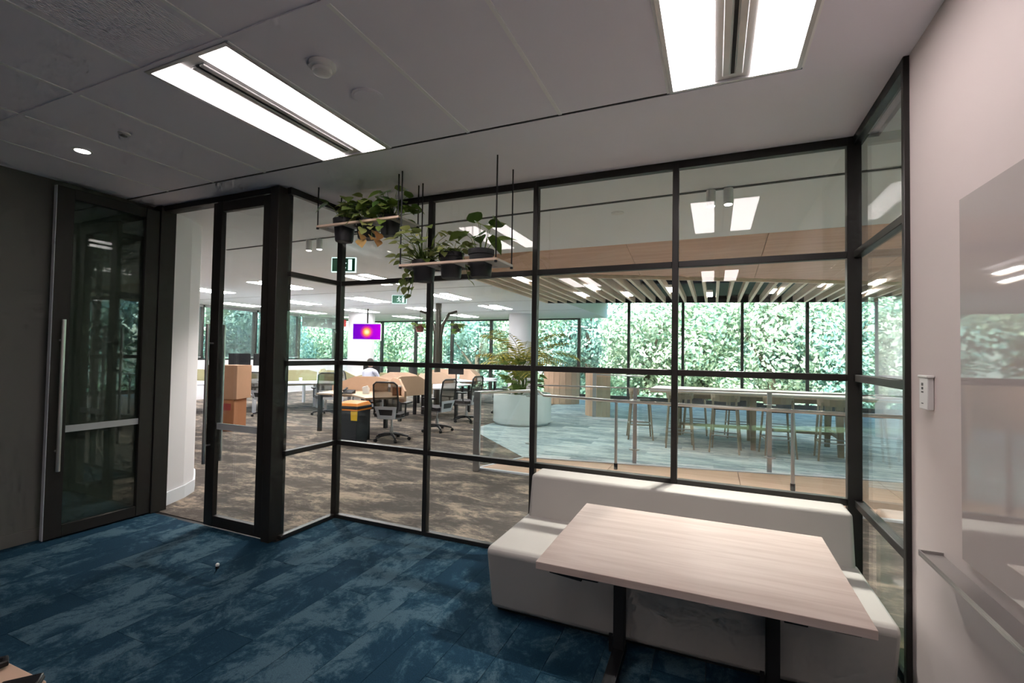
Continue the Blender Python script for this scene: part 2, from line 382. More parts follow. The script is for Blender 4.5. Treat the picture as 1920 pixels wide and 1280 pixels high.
# ceiling: tiles in a tee grid, shadow gap, plain bulkhead strip in front of the glass
ce = tag(MB().prism([(XL, YB), (XR + .12, YB), (XR + .12, YF + .03), (XS, YF + .03), (XS, YD + .13), (XL, YD + .13)], CZ + .03, CZ + .10).build('ceiling', 'ceil'), 'grey tiled suspended ceiling of the meeting room', 'ceiling', kind='structure')
XG = [-5.03, -4.40, -3.80, -3.20, -2.605, -2.008, -1.412, -.815, -.222, .372, .80]
YG = [2.535, 1.355, .155, -1.045, -2.245, -3.5]
LAMPS = {(4, 0), (8, 0), (8, 3), (4, 3)}
for i in range(len(XG) - 2):
    for j in range(len(YG) - 1):
        if (i, j) in LAMPS: continue
        a, b, c, d = XG[i], XG[i + 1], YG[j + 1], YG[j]
        nm = 'ceiling_tile'; z0 = CZ
        t = MB().box(a + .009, b - .009, c + .009, d - .009, z0, CZ + .028).build(nm, 'ceil', ce, bevel=.003)
        if (i, j) == (4, 1):      # perforated return-air tile with a raised border
            t.name = 'air_grille'
            g = MB()
            nx = 46
            for k in range(nx):
                x = a + .05 + (b - a - .10) * (k + .5) / nx
                g.box(x - .0032, x + .0032, c + .05, d - .05, CZ - .0018, CZ + .002)
            gg = g.build('perforation_rib', 'ceil', t); gg['kind'] = 'stuff'
for j, y in enumerate(YG[1:-1]):
    MB().box(XL, XG[-2], y - .012, y + .012, CZ - .006, CZ + .02).build('tee_bar', 'ceil', ce)
for i, x in enumerate(XG[1:-1]):
    MB().box(x - .010, x + .010, YB, YG[0] - .01, CZ - .004, CZ + .02).build('tee_bar', 'tee', ce)
MB().box(XL, XG[-2], YG[0] - .008, YG[0] + .012, CZ + .004, CZ + .029).build('shadow_gap', 'black', ce)
MB().box(XG[-2] + .006, XR, YB, YG[0] + .012, CZ, CZ + .029).build('plaster_border', 'ceil', ce)
MB().prism([(XL, YG[0] + .012), (XR, YG[0] + .012), (XR, YF + .03), (XS, YF + .03), (XS, YD + .13), (XL, YD + .13)], CZ, CZ + .029).build('bulkhead_soffit', 'ceil', ce)

def lamp(i, j, label):
    a, b, c, d = XG[i], XG[i + 1], YG[j + 1], YG[j]
    w = b - a
    t = thing('ceiling_light', label, 'ceiling light', ((a + b) / 2, (c + d) / 2, CZ), group='twin-strip lights of the meeting room')
    hx, hy = w / 2, (d - c) / 2
    fr = MB()
    fr.box(-hx + .002, hx - .002, -hy + .01, -hy + .03, -.010, .02).box(-hx + .002, hx - .002, hy - .03, hy - .012, -.010, .02)
    fr.box(-hx + .002, -hx + .022, -hy + .03, hy - .03, -.010, .02).box(hx - .022, hx - .002, -hy + .03, hy - .03, -.010, .02)
    fr.build('trim_frame', 'lamp_alu', t)
    for s in (-1, 1):
        x0, x1 = sorted((s * (hx - .024), s * .080))
        MB().box(x0, x1, -hy + .032, hy - .032, -.006, .004).build('diffuser', 'room_lamp', t)
        x0, x1 = sorted((s * .012, s * .045))
        MB().box(x0, x1, -hy + .08, hy - .08, -.012, .0).build('air_slot', 'lamp_alu', t, bevel=.004)
    MB().box(-.078, .078, -hy + .032, hy - .032, .0, .01).build('spine', 'lamp_alu', t)
    MB().box(-.008, .008, -hy + .08, hy - .08, -.004, .001).build('slot_shadow', 'black', t)
lamp(4, 0, 'twin-strip ceiling light on the left, beside the smoke detector')
lamp(8, 0, 'twin-strip ceiling light at the top right above the table')
lamp(8, 3, 'twin-strip ceiling light behind the camera, in line with the one above the table')
lamp(4, 3, 'added, unseen twin-strip ceiling light behind the camera, in line with the one by the smoke detector')  # unseen fixture, added for balance to match the grid

t = thing('smoke_detector', 'white round smoke detector on the ceiling beside the left light', 'smoke detector', (-1.735, 1.66, CZ))
MB().lathe([(.062, 0), (.064, -.012), (.060, -.022), (.052, -.026)], 28).build('base', 'plastic_white', t, smooth=True)
MB().lathe([(.044, -.026), (.046, -.034), (.042, -.044), (.030, -.050)], 24).build('head', 'plastic_white', t, smooth=True)
MB().lathe([(.040, -.0262), (.040, -.033)], 20).build('vent_slot', 'black', t)
t = thing('ceiling_speaker', 'flush round white ceiling speaker next to the smoke detector', 'speaker', (-1.72, 1.965, CZ))
MB().lathe([(.085, 0), (.085, -.005), (.074, -.007)], 32).build('rim', 'ceil', t, smooth=True)
MB().lathe([(.073, -.0065), (.072, -.009)], 32).build('grille', 'ceil', t)
t = thing('downlight', 'small round lit downlight near the dark left wall', 'downlight', (-4.075, 1.775, CZ))
MB().lathe([(.056, 0), (.056, -.004), (.044, -.006)], 28).build('rim', 'plastic_white', t, smooth=True)
MB().lathe([(.044, -.005), (.042, -.0075)], 24).build('lens', 'spot_lamp', t)
t = thing('sprinkler', 'tiny flush sprinkler rosette on the ceiling near the downlight', 'sprinkler', (-3.49, 1.73, CZ))
MB().lathe([(.034, 0), (.032, -.006), (.014, -.010)], 20).build('rosette', 'plastic_white', t, smooth=True)
MB().lathe([(.008, -.010), (.018, -.018), (.018, -.020)], 12).build('deflector', 'steel_dull', t)

# ------------------------------------------------------------------ glazed partition
RAILS = [.706, 1.460, 2.215]
def glazing(name, label, axis, line, marks, zs, fw, fd, gm, fm, edge=(True, True), top=CZ, bottom=0.0, toph=.055, both=.035, postw=None, lower=None):
    """axis 'x' runs along X at Y=line, 'y' runs along Y at X=line; marks are the mullion centres"""
    root = thing(name, label, 'window', kind='structure')
    def bx(m, a0, a1, z0, z1, d):
        if axis == 'x': m.box(a0, a1, line - d / 2, line + d / 2, z0, z1)
        else: m.box(line - d / 2, line + d / 2, a0, a1, z0, z1)
        return m
    pw = postw or {}
    for k, a in enumerate(marks):
        w = pw.get(k, fw)
        if (k == 0 and not edge[0]) or (k == len(marks) - 1 and not edge[1]): continue
        bx(MB(), a - w / 2, a + w / 2, bottom, top, fd).build('mullion', fm, root, bevel=.003, seg=1)
    a0, a1 = marks[0], marks[-1]
    bx(MB(), a0, a1, top - toph, top, fd * .96).build('head_rail', fm, root, bevel=.003, seg=1)
    bx(MB(), a0, a1, bottom, bottom + both, fd * .96).build('sill_rail', fm, root, bevel=.003, seg=1)
    zz = [bottom + both] + [z for z in zs] + [top - toph]
    for k in range(len(marks) - 1):
        w0, w1 = pw.get(k, fw), pw.get(k + 1, fw)
        m0, m1 = marks[k] + w0 / 2, marks[k + 1] - w1 / 2
        for z in zs:
            bx(MB(), m0, m1, z - fw * .5, z + fw * .5, fd * .9).build('transom', fm, root, bevel=.003, seg=1)
        for r in range(len(zz) - 1):
            z0 = zz[r] + (fw * .5 if r else 0); z1 = zz[r + 1] - (fw * .5 if r < len(zz) - 2 else 0)
            bx(MB(), m0 - .004, m1 + .004, z0 - .004, z1 + .004, .010).build('pane', gm, root)
    return root
glazing('window_1', 'black-framed glazed partition of four bays facing the open office', 'x', YF, [XS, -2.283, -1.300, -.252, .785], RAILS, .042, .055, 'glass', 'frame', postw={0: .06, 4: .075})
glazing('window_2', 'narrow black-framed glazed return between the door post and the long partition', 'y', XS, [2.84, YF], RAILS, .042, .05, 'glass', 'frame', edge=(False, False))
glazing('window_3', 'black-framed glazed bay in the right wall beside the bench', 'y', XR + .005, [2.615, YF], RAILS, .042, .055, 'glass', 'frame', edge=(True, False), postw={0: .03})

# ------------------------------------------------------------------ doors
tr = thing('trim_1', 'dark door frame around the double doors', 'door frame', kind='structure')
MB().box(-4.985, -4.895, YD - .01, YD + .13, 0, CZ).build('jamb', 'frame_brown', tr, bevel=.004)
MB().box(-5.03, -4.985, YD + .0, YD + .13, 0, CZ).build('jamb', 'frame', tr, bevel=.004)
MB().box(-3.405, -3.315, YD - .02, 2.90, 0, CZ - .012).build('post', 'frame_brown', tr, bevel=.004)
MB().box(-4.895, -3.405, YD + .01, YD + .12, CZ - .05, CZ).build('head', 'frame_brown', tr, bevel=.004)
def door(name, label, loc, rz, width, handle_side, film_z):
    """leaf in local coordinates: hinge at x=0, runs along +x, thickness along y"""
    t = thing(name, label, 'door', loc, rz, kind='structure')
    h = CZ - .06; s = .115
    MB().box(0, s, -.022, .022, .012, h).build('stile', 'frame_brown', t, bevel=.003, seg=1)
    MB().box(width - s, width, -.022, .022, .012, h).build('stile', 'frame_brown', t, bevel=.003, seg=1)
    MB().box(s, width - s, -.022, .022, .012, .105).build('bottom_rail', 'frame_brown', t, bevel=.003, seg=1)
    MB().box(s, width - s, -.022, .022, h - .085, h).build('top_rail', 'frame_brown', t, bevel=.003, seg=1)
    p = MB().box(s - .004, width - s + .004, -.006, .006, .10, h - .08).build('pane', 'glass' if name == 'door_2' else 'glass_dark', t)
    MB().box(s, width - s, -.0075, .0075, film_z, film_z + .055).build('film_band', 'film', p)
    for sd in (-1, 1):
        hd = MB().tube([(width - .055, sd * .075, .56), (width - .055, sd * .075, 1.79)], .014, 12).build('pull_handle', 'steel', t, smooth=True)
        for z in (.72, 1.62):
            MB().tube([(width - .055, sd * .018, z), (width - .055, sd * .075, z)], .008, 8).build('standoff', 'steel', hd, smooth=True)
    return t
door('door_1', 'dark-framed glass door leaf standing open along the left wall', (-4.925, 2.755, 0), -PI / 2 - .012, .765, 1, .86)
door('door_2', 'dark-framed glass door leaf standing closed beside the return glazing', (-3.408, YD + .03, 0), PI, .755, 1, .86)
MB().box(.765, .769, -.022, .022, .012, CZ - .06).build('edge_strip', 'chair_shell', bpy.data.objects['door_1'])

# ------------------------------------------------------------------ board, tray, wall control
t = thing('glass_board', 'large frameless back-painted glass writing board on the right wall', 'whiteboard', (XR, 1.15, .895))
MB().box(-.016, -.008, -.95, .955, 0, 1.24).build('glass_sheet', 'board', t, bevel=.001, seg=1)
for y in (-.85, .85):
    for z in (.06, 1.18):
        MB().tube([(-.008, y, z), (0, y, z)], .018, 12).build('mount', 'steel_dull', t)
t = thing('pen_tray', 'long grey metal ledge below the glass board', 'ledge', (XR, 1.2, .825))
MB().box(-.075, 0, -1.1, 1.095, 0, .012).build('shelf', 'tray', t, bevel=.002)
MB().box(-.075, -.071, -1.1, 1.095, .012, .022).build('lip', 'tray', t)
MB().box(-.075, -.0, 1.091, 1.095, .0, .022).build('end_cap', 'tray', t)
t = thing('wall_control', 'small white wall control with printed symbols beside the glazed bay', 'control panel', (XR, 2.40, 1.375))
MB().box(-.022, 0, -.038, .045, 0, .128).build('housing', 'plastic_white', t, bevel=.004)
MB().box(-.026, 0, -.045, .05, .128, .138).build('cap', 'plastic_white', t, bevel=.003)
for k, (y, z, w, h) in enumerate(((.012, .095, .018, .012), (.012, .080, .016, .010), (.012, .067, .020, .006), (.012, .022, .018, .004))):
    MB().box(-.0228, -.0218, y - w / 2, y + w / 2, z, z + h).build('printed_mark', 'print', t)

# ------------------------------------------------------------------ bench and table
t = thing('banquette', 'long pale grey upholstered bench under the glazed partition', 'bench', (-.245, 2.9, 0))
MB().prism_x([(-.255, .02), (-.30, .05), (-.385, .405), (-.36, .430), (.30, .425), (.30, .02)], -.985, .985).build('seat', 'upholstery', t, bevel=.022, seg=3)
MB().prism_x([(.235, .40), (.30, .705), (.515, .705), (.515, .02), (.305, .02), (.305, .40)], -.965, .968).build('backrest', 'upholstery', t, bevel=.022, seg=3)
MB().box(-.97, .97, -.24, .5, 0, .03).build('plinth', 'black', t)

t = thing('table', 'rectangular pale wood table on two black columns in front of the bench', 'table', (-.09, 2.19, 0))
MB().box(-.56, .555, -.41, .405, .715, .745).build('tabletop', 'table_wood', t, bevel=.002)
for sx in (-.355, .345):
    cl = MB().box(sx - .028, sx + .028, .285, .345, .05, .68).build('column', 'black', t, bevel=.003)
    MB().box(sx - .035, sx + .035, -.36, .36, .685, .715).build('top_bracket', 'black', t, bevel=.003)
    MB().hexa([(sx - .03, -.34, .012), (sx + .03, -.34, .012), (sx + .03, .375, .012), (sx - .03, .375, .012)], [(sx - .03, -.34, .03), (sx + .03, -.34, .03), (sx + .03, .36, .065), (sx - .03, .36, .065)]).build('foot', 'black_gloss', t, bevel=.003)
    for y in (-.32, .35):
        MB().lathe([(.018, 0), (.018, .012)], 12, (sx, y, 0)).build('glide', 'black', t)
    MB().box(sx - .052, sx - .034, .30, .312, .03, .12).build('caster_lever', 'black', t)
MB().hexa([(-.51, -.385, .700), (-.38, -.385, .690), (-.38, -.33, .690), (-.51, -.33, .700)], [(-.51, -.385, .715), (-.38, -.385, .715), (-.38, -.33, .715), (-.51, -.33, .715)]).build('release_lever', 'black', t)
MB().box(.45, .52, -.38, -.33, .700, .715).build('corner_bracket', 'black', t)

# ------------------------------------------------------------------ small things on the floor and near table
t = thing('plug_cap', 'tiny white cap with a black base lying on the blue carpet near the door', 'cap', (-3.26, 2.29, 0))
MB().lathe([(.010, 0), (.011, .012), (.009, .018)], 14).build('base', 'black', t)
MB().lathe([(.012, .018), (.013, .030), (.008, .036)], 14).build('cap', 'plastic_white', t, smooth=True)
t = thing('low_table', 'tan topped low table in the bottom left corner', 'table', (-1.785, .395, 0), .03)
MB().box(-.30, .275, -.32, .232, .715, .74).build('top', 'leather', t, bevel=.004)
MB().tube([(0, 0, .02), (0, 0, .715)], .03, 12).build('pedestal', 'black', t, smooth=True)
MB().lathe([(.22, 0), (.22, .012), (.04, .025)], 24).build('base', 'black', t, smooth=True)
t = thing('strap', 'coiled black strap on the left of the tan low table', 'strap', (-1.70, .588, .74), .75)
MB().tube([(-.055, -.03, .008), (-.02, .022, .009), (.025, .028, .010), (.04, 0, .012), (.0, -.035, .012), (-.03, -.012, .015)], .008, 8).build('webbing', 'black', t, smooth=True)
MB().box(-.03, .012, -.022, .022, 0, .018).build('buckle', 'black_gloss', t, bevel=.004)
t = thing('wallet', 'flat black wallet on the right end of the tan low table', 'wallet', (-1.535, .590, .7405), .9)
MB().box(-.04, .04, -.028, .028, 0, .010).build('cover', 'black', t, bevel=.004)
MB().box(-.038, .038, -.026, .026, .0105, .017).build('flap', 'black_gloss', t, bevel=.004)

# ------------------------------------------------------------------ plants on hanging shelves
def heart_leaf(name, m, fold=.18, curl=.25, w=.40):
    prof = [(0, .0), (.06, .22), (.2, .36), (.4, .40), (.62, .31), (.82, .15), (1.0, 0.0)]
    v = []; f = []
    for x, h in prof: v.append((x, 0, -curl * x * x))
    n = len(prof)
    for sgn in (1, -1):
        base = len(v)
        for x, h in prof: v.append((x - (.08 if 0 < h and x < .1 else 0), sgn * h * w / .40, fold * h - curl * x * x))
        for k in range(n - 1):
            q = (k, k + 1, base + k + 1, base + k)
            f.append(q if sgn > 0 else tuple(reversed(q)))
    mb = MB(); mb.v = v; mb.f = f
    return mb.mesh(name, m, True)
LEAF = {k: heart_leaf('leaf', k) for k in ('leaf', 'leaf_var', 'leaf_dry')}
def orient(o, p, d, size, roll=0.0):
    d = Vector(d).normalized(); u = Vector((0, 0, 1))
    if abs(d.z) > .95: u = Vector((0, 1, 0))
    y = u.cross(d).normalized(); z = d.cross(y)
    R = Matrix((d, y, z)).transposed().to_4x4() @ Matrix.Rotation(roll, 4, 'X')
    o.matrix_local = Matrix.Translation(p) @ R @ Matrix.Scale(size, 4)
def pot_plant(label, loc, pr, ph, leaves, kind, seed, spread, height, size, trail=0, pot_sunk=0.0, upright=False, dry=0, trail_dir=None):
    r = random.Random(seed)
    t = thing('potted_plant', label, 'plant', loc, group='plants on the hanging shelves')
    MB().lathe([(pr * .78, 0), (pr * .84, .01), (pr * .97, ph * .80), (pr * 1.06, ph * .82), (pr * 1.08, ph), (pr * .98, ph), (pr * .94, ph * .9)], 24).build('pot', 'pot', t, smooth=True)
    MB().lathe([(pr * .93, ph * .88), (pr * .5, ph * .92)], 16).build('soil', 'soil', t)
    st = MB()
    for k in range(leaves):
        a = r.uniform(0, 2 * PI)
        if upright:
            rad = spread * r.uniform(.15, 1); hh = height * r.uniform(.45, 1)
        else:
            rad = spread * math.sqrt(r.uniform(.02, 1)); hh = height * r.uniform(-.05, 1) * (1 - .5 * (rad / spread) ** 2)
        tip = Vector((math.cos(a) * rad, math.sin(a) * rad * .85, ph + hh))
        root = Vector((math.cos(a) * pr * .3, math.sin(a) * pr * .3, ph * .9))
        mid = root.lerp(tip, .55) + Vector((0, 0, hh * .25))
        st.tube([root, mid, tip], [.0028, .0022, .0014], 5)
        lf = inst(LEAF[kind], 'leaf', t)
        d = Vector((math.cos(a) + r.uniform(-.5, .5), math.sin(a) + r.uniform(-.5, .5), r.uniform(-.5, .35)))
        orient(lf, tip, d, size * r.uniform(.7, 1.2), r.uniform(-.5, .5))
    for k in range(trail):
        a = trail_dir + r.uniform(-.35, .35) if trail_dir is not None else r.uniform(0, 2 * PI)
        ln = r.uniform(.16, .30)
        pts = [Vector((0, 0, ph * .95)), Vector((math.cos(a) * pr * 1.15, math.sin(a) * pr * 1.15, ph * 1.08))]
        for q in range(1, 5):
            pts.append(Vector((math.cos(a) * (pr * 1.3 + .02 * q), math.sin(a) * (pr * 1.3 + .02 * q), ph * 1.0 - ln * q / 4)))
        st.tube(pts, .0025, 5)
        for q in range(2, 6):
            lf = inst(LEAF['leaf_dry' if q >= 4 and dry else kind], 'leaf', t)
            orient(lf, pts[q], (math.cos(a + r.uniform(-1.2, 1.2)), math.sin(a + r.uniform(-1.2, 1.2)), r.uniform(-.9, -.2)), size * r.uniform(.6, .95), r.uniform(-.6, .6))
    st.build('stems', 'leaf', t, smooth=True)
    return t
def shelf(label, x0, x1, y0, y1, z, cols):
    t = thing('hanging_shelf', label, 'shelf', ((x0 + x1) / 2, (y0 + y1) / 2, z), group='shelves hung from thin black rods')
    hx, hy = (x1 - x0) / 2, (y1 - y0) / 2
    # board with the pot openings left free: front and back rails plus bridges between the pots
    MB().box(-hx, hx, -hy, -hy + .028, 0, .018).build('front_rail', 'shelf_wood', t, bevel=.002)
    MB().box(-hx, hx, hy - .028, hy, 0, .018).build('back_rail', 'shelf_paint', t, bevel=.002)
    xs = [-hx]
    for c in cols: xs += [c - .088, c + .088]
    xs.append(hx)
    for k in range(0, len(xs), 2):
        if xs[k + 1] - xs[k] > .01:
            MB().box(xs[k], xs[k + 1], -hy + .028, hy - .028, 0, .018).build('bridge', 'shelf_paint', t, bevel=.001)
    for sx in (-1, 1):
        for sy in (-1, 1):
            rd = MB().tube([(sx * (hx - .008), sy * (hy - .008), -.012), (sx * (hx - .008), sy * (hy - .008), CZ - z)], .0055, 8).build('rod', 'black', t, smooth=True)
            MB().lathe([(.011, -.014), (.011, 0)], 10, (sx * (hx - .008), sy * (hy - .008), 0)).build('end_nut', 'black', rd)
    return t
shelf('upper left hanging shelf holding three dark pots near the corner post', -3.075, -2.235, 2.925, 3.205, 2.605, [-.245, -.005, .235])
shelf('lower right hanging shelf holding three dark pots in front of the partition', -2.19, -1.375, 2.885, 3.175, 2.215, [-.275, -.035, .215])
pot_plant('sparse leafy plant in the leftmost pot of the upper hanging shelf', (-2.90, 3.065, 2.50), .088, .19, 11, 'leaf', 3, .17, .16, .125, upright=True)
pot_plant('dense pale variegated plant in the middle pot of the upper hanging shelf', (-2.66, 3.065, 2.505), .084, .16, 46, 'leaf_var', 5, .20, .20, .115, trail=2, dry=1, trail_dir=-.9)
pot_plant('bushy dark green plant in the right pot of the upper hanging shelf', (-2.42, 3.065, 2.505), .084, .16, 46, 'leaf', 8, .21, .22, .11, trail=1, dry=1, trail_dir=-1.5)
pot_plant('straggly small-leaved plant in the leftmost pot of the lower hanging shelf', (-2.058, 3.03, 2.115), .090, .16, 72, 'leaf_var', 13, .27, .30, .082, trail=4, trail_dir=PI * .95)
pot_plant('low fine-leaved plant in the middle pot of the lower hanging shelf', (-1.817, 3.03, 2.13), .088, .19, 30, 'leaf_var', 17, .17, .10, .075, trail=1, trail_dir=-.3)
pot_plant('tall plant with few large heart-shaped leaves in the right pot of the lower shelf', (-1.567, 3.03, 2.125), .090, .20, 10, 'leaf', 23, .17, .20, .15, upright=True)

# ------------------------------------------------------------------ office shell
of = MB().prism([(-14.8, 3.95), (-6.6, 3.95), (-5.15, 2.83), (-3.3, 2.83), (-3.3, 3.49), (8.5, 3.49), (8.5, 5.7), (-2.95, 5.7), (-2.62, 6.62), (-4.6, 8.6), (-4.6, 17.1), (-14.8, 17.1)], -.12, 0).build('floor_office', 'carpet_brown')
tag(of, 'brown-grey mottled office carpet outside the meeting room', 'floor', kind='structure')
og = MB().prism([(-2.62, 6.62), (8.5, 8.72), (8.5, 17.1), (-4.6, 17.1), (-4.6, 8.6)], -.12, .004).build('floor_lounge', 'carpet_grey')
tag(og, 'pale blue-grey carpet around the high table', 'floor', kind='structure')
dk = thing('timber_step', 'low timber step with white edging between corridor and lounge carpet', 'step', kind='structure')
nb = 7
for k in range(nb):
    xa, xb = -2.95 + (11.4 * k) / nb, -2.95 + 11.4 * (k + 1) / nb - .006
    def yfar(x): return 6.60 + (x + 2.62) * .189
    xa2 = max(xa, -2.62) if k == 0 else xa
    MB().prism([(xa, 5.74), (xb, 5.74), (xb, yfar(xb) - .03), (xa2, yfar(xa2) - .03)], -.05, .018).build('board', 'timber', dk)
MB().prism([(-2.97, 5.69), (8.5, 5.69), (8.5, 5.738), (-2.95, 5.738)], -.05, .022).build('nosing', 'skirt_white', dk)
MB().prism([(-2.62, 6.57), (8.5, 8.67), (8.5, 8.72), (-2.62, 6.62)], -.05, .03).build('nosing', 'skirt_white', dk)
MB().prism([(-2.97, 5.69), (-2.93, 5.69), (-2.60, 6.62), (-2.64, 6.62)], -.05, .024).build('nosing', 'skirt_white', dk)

oc = tag(MB().prism([(-14.8, 3.83), (-6.6, 3.83), (-5.15, YD + .132), (XS - .002, YD + .132), (XS - .002, YF + .032), (XR + .124, YF + .032), (XR + .124, 2.67), (8.5, 2.67), (8.5, 5.72), (-3.3, 5.82), (-3.6, 6.2), (-3.6, 17.1), (-14.8, 17.1)], CZ, CZ + .06).build('ceiling_office', 'ceil_office'), 'white ceiling of the open office', 'ceiling', kind='structure')
for y in (8.5, 11.1, 13.7):
    MB().box(-14.7, -3.65, y - .008, y + .008, CZ - .004, CZ + .001).build('joint_bar', 'plastic_grey', oc)
tag(MB().box(-3.62, 8.5, 5.7, 17.1, 3.62, 3.70).build('ceiling_void', 'void'), 'black service void above the timber slats', 'ceiling', kind='structure')
tag(MB().box(-3.66, -3.6, 6.1, 17.1, CZ + .06, 3.7).build('wall_bulkhead', 'ceil_office'), 'pale bulkhead at the edge of the office ceiling', 'wall', kind='structure')
tag(MB().box(-15.2, 8.8, -3.8, 17.3, 3.72, 3.9).build('sun_block_roof', 'void'), 'unseen roof slab added above the office to block the sun', 'roof', kind='structure')  # unseen slab over the whole building, added to keep the sun out
tag(MB().box(XR + .12, 8.5, 2.55, 2.67, 0, CZ + .05).build('wall_corridor', 'white_wall'), 'white corridor wall right of the glazed bay', 'wall', kind='structure')
tag(MB().box(-14.9, -6.6, 3.83, 3.95, 0, CZ + .05).build('wall_core', 'white_wall'), 'white wall of the building core left of the doors', 'wall', kind='structure')
# curved white wall just outside the doors
arc = [(-4.99, 2.88), (-5.05, 3.02), (-5.13, 3.20), (-5.26, 3.38), (-5.48, 3.53), (-5.70, 3.67), (-6.0, 3.79), (-6.3, 3.86), (-6.6, 3.90)]
def strip(pts, th, z0, z1):
    inner = []
    for k, p in enumerate(pts):
        a = Vector(pts[max(0, k - 1)] + (0,)); b = Vector(pts[min(len(pts) - 1, k + 1)] + (0,)); d = (b - a).normalized()
        inner.append((p[0] + d.y * th, p[1] - d.x * th))
    m = MB()
    for k in range(len(pts) - 1):
        m.hexa([(pts[k][0], pts[k][1], z0), (pts[k + 1][0], pts[k + 1][1], z0), (inner[k + 1][0], inner[k + 1][1], z0), (inner[k][0], inner[k][1], z0)],
               [(pts[k][0], pts[k][1], z1), (pts[k + 1][0], pts[k + 1][1], z1), (inner[k + 1][0], inner[k + 1][1], z1), (inner[k][0], inner[k][1], z1)])
    return m
tag(strip(arc, -.10, 0, CZ + .03).build('wall_curved', 'white_wall', smooth=True), 'white curved wall seen through the door opening', 'wall', kind='structure')
tag(strip([(x + .001, y + .0006) for x, y in arc], .014, 0, .13).build('baseboard_curved', 'skirt_white', smooth=True), 'white skirting board following the curved wall', 'baseboard', kind='structure')

# facades
SP = 1.82
bm = [-14.7 + .0] + [-4.62 - SP * k for k in range(5, 0, -1)] + [-4.62 + SP * k for k in range(0, 8) if -4.62 + SP * k < 8.4]
glazing('window_4', 'full-height dark-framed window wall behind the office desks', 'x', 17.0, [m for m in bm if m <= -4.6], [], .11, .12, 'glass_outer', 'frame', top=CZ, bottom=.0, toph=.05, both=.14)
glazing('window_5', 'tall dark-framed window wall behind the high table', 'x', 17.0, [m for m in bm if m >= -4.63], [], .09, .12, 'glass_outer', 'frame', top=3.62, bottom=.0, toph=.05, both=.14, edge=(False, True))
glazing('window_6', 'dark-framed windows along the far left side of the office', 'y', -14.7, [3.95 + 1.86 * k for k in range(8)], [], .12, .12, 'glass_outer', 'frame', top=CZ, bottom=1.22, toph=.05, both=.05)
glazing('window_7', 'dark-framed window wall at the right end of the lounge', 'y', 8.45, [2.7 + 1.79 * k for k in range(9)], [], .09, .12, 'glass_outer', 'frame', top=3.62, bottom=.0, toph=.05, both=.14)
tag(MB().box(-14.8, -14.62, 3.95, 17, 0, 1.22).build('wall_sill', 'white_wall'), 'low white wall below the far left windows', 'wall', kind='structure')
for k, (y, drop, m, lab) in enumerate(((6.74, 1.62, 'blind_mesh', 'grey mesh roller blind lowered over a far left window, leftmost in view'), (8.60, 1.62, 'blind_mesh', 'grey mesh roller blind lowered over a far left window, second in view'),
                                       (10.46, 1.62, 'blind_mesh', 'grey mesh roller blind lowered over a far left window, third in view'), (12.32, 1.62, 'blind_mesh', 'grey mesh roller blind lowered next to the half-raised one'), (14.18, .42, 'blind', 'solid grey roller blind raised near the top of its window'))):
    t = thing('roller_blind', lab, 'blind', (-14.58, y - .93, CZ), group='roller blinds on the far left windows')
    MB().box(-.03, .03, .04, 1.82, -.08, 0).build('cassette', 'plastic_grey', t)
    MB().box(-.004, .0, .06, 1.80, -drop, -.06).build('fabric', m, t)
    MB().box(-.012, .008, .06, 1.80, -drop - .025, -drop).build('hem_bar', 'plastic_grey', t)

# timber soffit and slatted canopy
sf = thing('timber_soffit', 'sloping timber-clad soffit above the corridor edge', 'soffit', kind='structure')
def nearY(x): return 6.03 + (x + 3.08) * .488
def farY(x): return 10.2 + (x + 3.6) * .225
xs = [-3.3, -2.2, -1.0, .55, 2.1, 3.65, 5.3]
for k in range(len(xs) - 1):
    a, b = xs[k], xs[k + 1] - .006
    pts = [(a, 5.80, CZ + .001), (b, 5.80, CZ + .001), (b, nearY(b), 2.76), (a, nearY(a), 2.76)]
    MB().hexa(pts, [(p[0], p[1], p[2] + .03) for p in pts]).build('soffit_panel', 'timber', sf)
cn = thing('slatted_canopy', 'canopy of parallel pale timber slats below the black void', 'canopy', kind='structure')
sx = -3.55
while sx < 5.3:
    y0, y1 = max(nearY(sx), 6.0) + .02, farY(sx)
    MB().box(-.024, .024, 0, y1 - y0, 0, .13).build('slat', 'slat_wood', cn, loc=(sx, y0, 2.76))
    sx += .212
a, b = (-3.55, nearY(-3.55)), (5.3, nearY(5.3))
MB().prism([(-3.55, max(nearY(-3.55), 5.9)), (5.3, nearY(5.3)), (5.3, nearY(5.3) + .045), (-3.55, max(nearY(-3.55), 5.9) + .045)], 2.718, 2.90).build('edge_strip', 'slat_wood', cn)
MB().prism([(-3.55, farY(-3.55)), (5.3, farY(5.3)), (5.3, farY(5.3) + .03), (-3.55, farY(-3.55) + .03)], 2.76, 2.90).build('edge_strip', 'black', cn)
pp = thing('service_pipes', 'dark pipes and ducts in the void above the slats', 'pipes', (0, 0, 3.2))
for k in range(10):
    y = 7.2 + k * .42
    MB().tube([(-3.4, y - .6, (k % 3) * .10), (5.2, y + .6, (k % 3) * .10)], .03 + .015 * (k % 2), 8).build('pipe', 'pipe', pp, smooth=True)
for k in range(6):
    MB().box(-2.6 + k * 1.25, -2.35 + k * 1.25, 6.8, 11.0, .10, .3).build('duct', 'pipe', pp)
SLW = ['first', 'second', 'third', 'fourth', 'fifth', 'sixth', 'seventh', 'eighth', 'ninth', 'tenth', 'eleventh', 'twelfth']
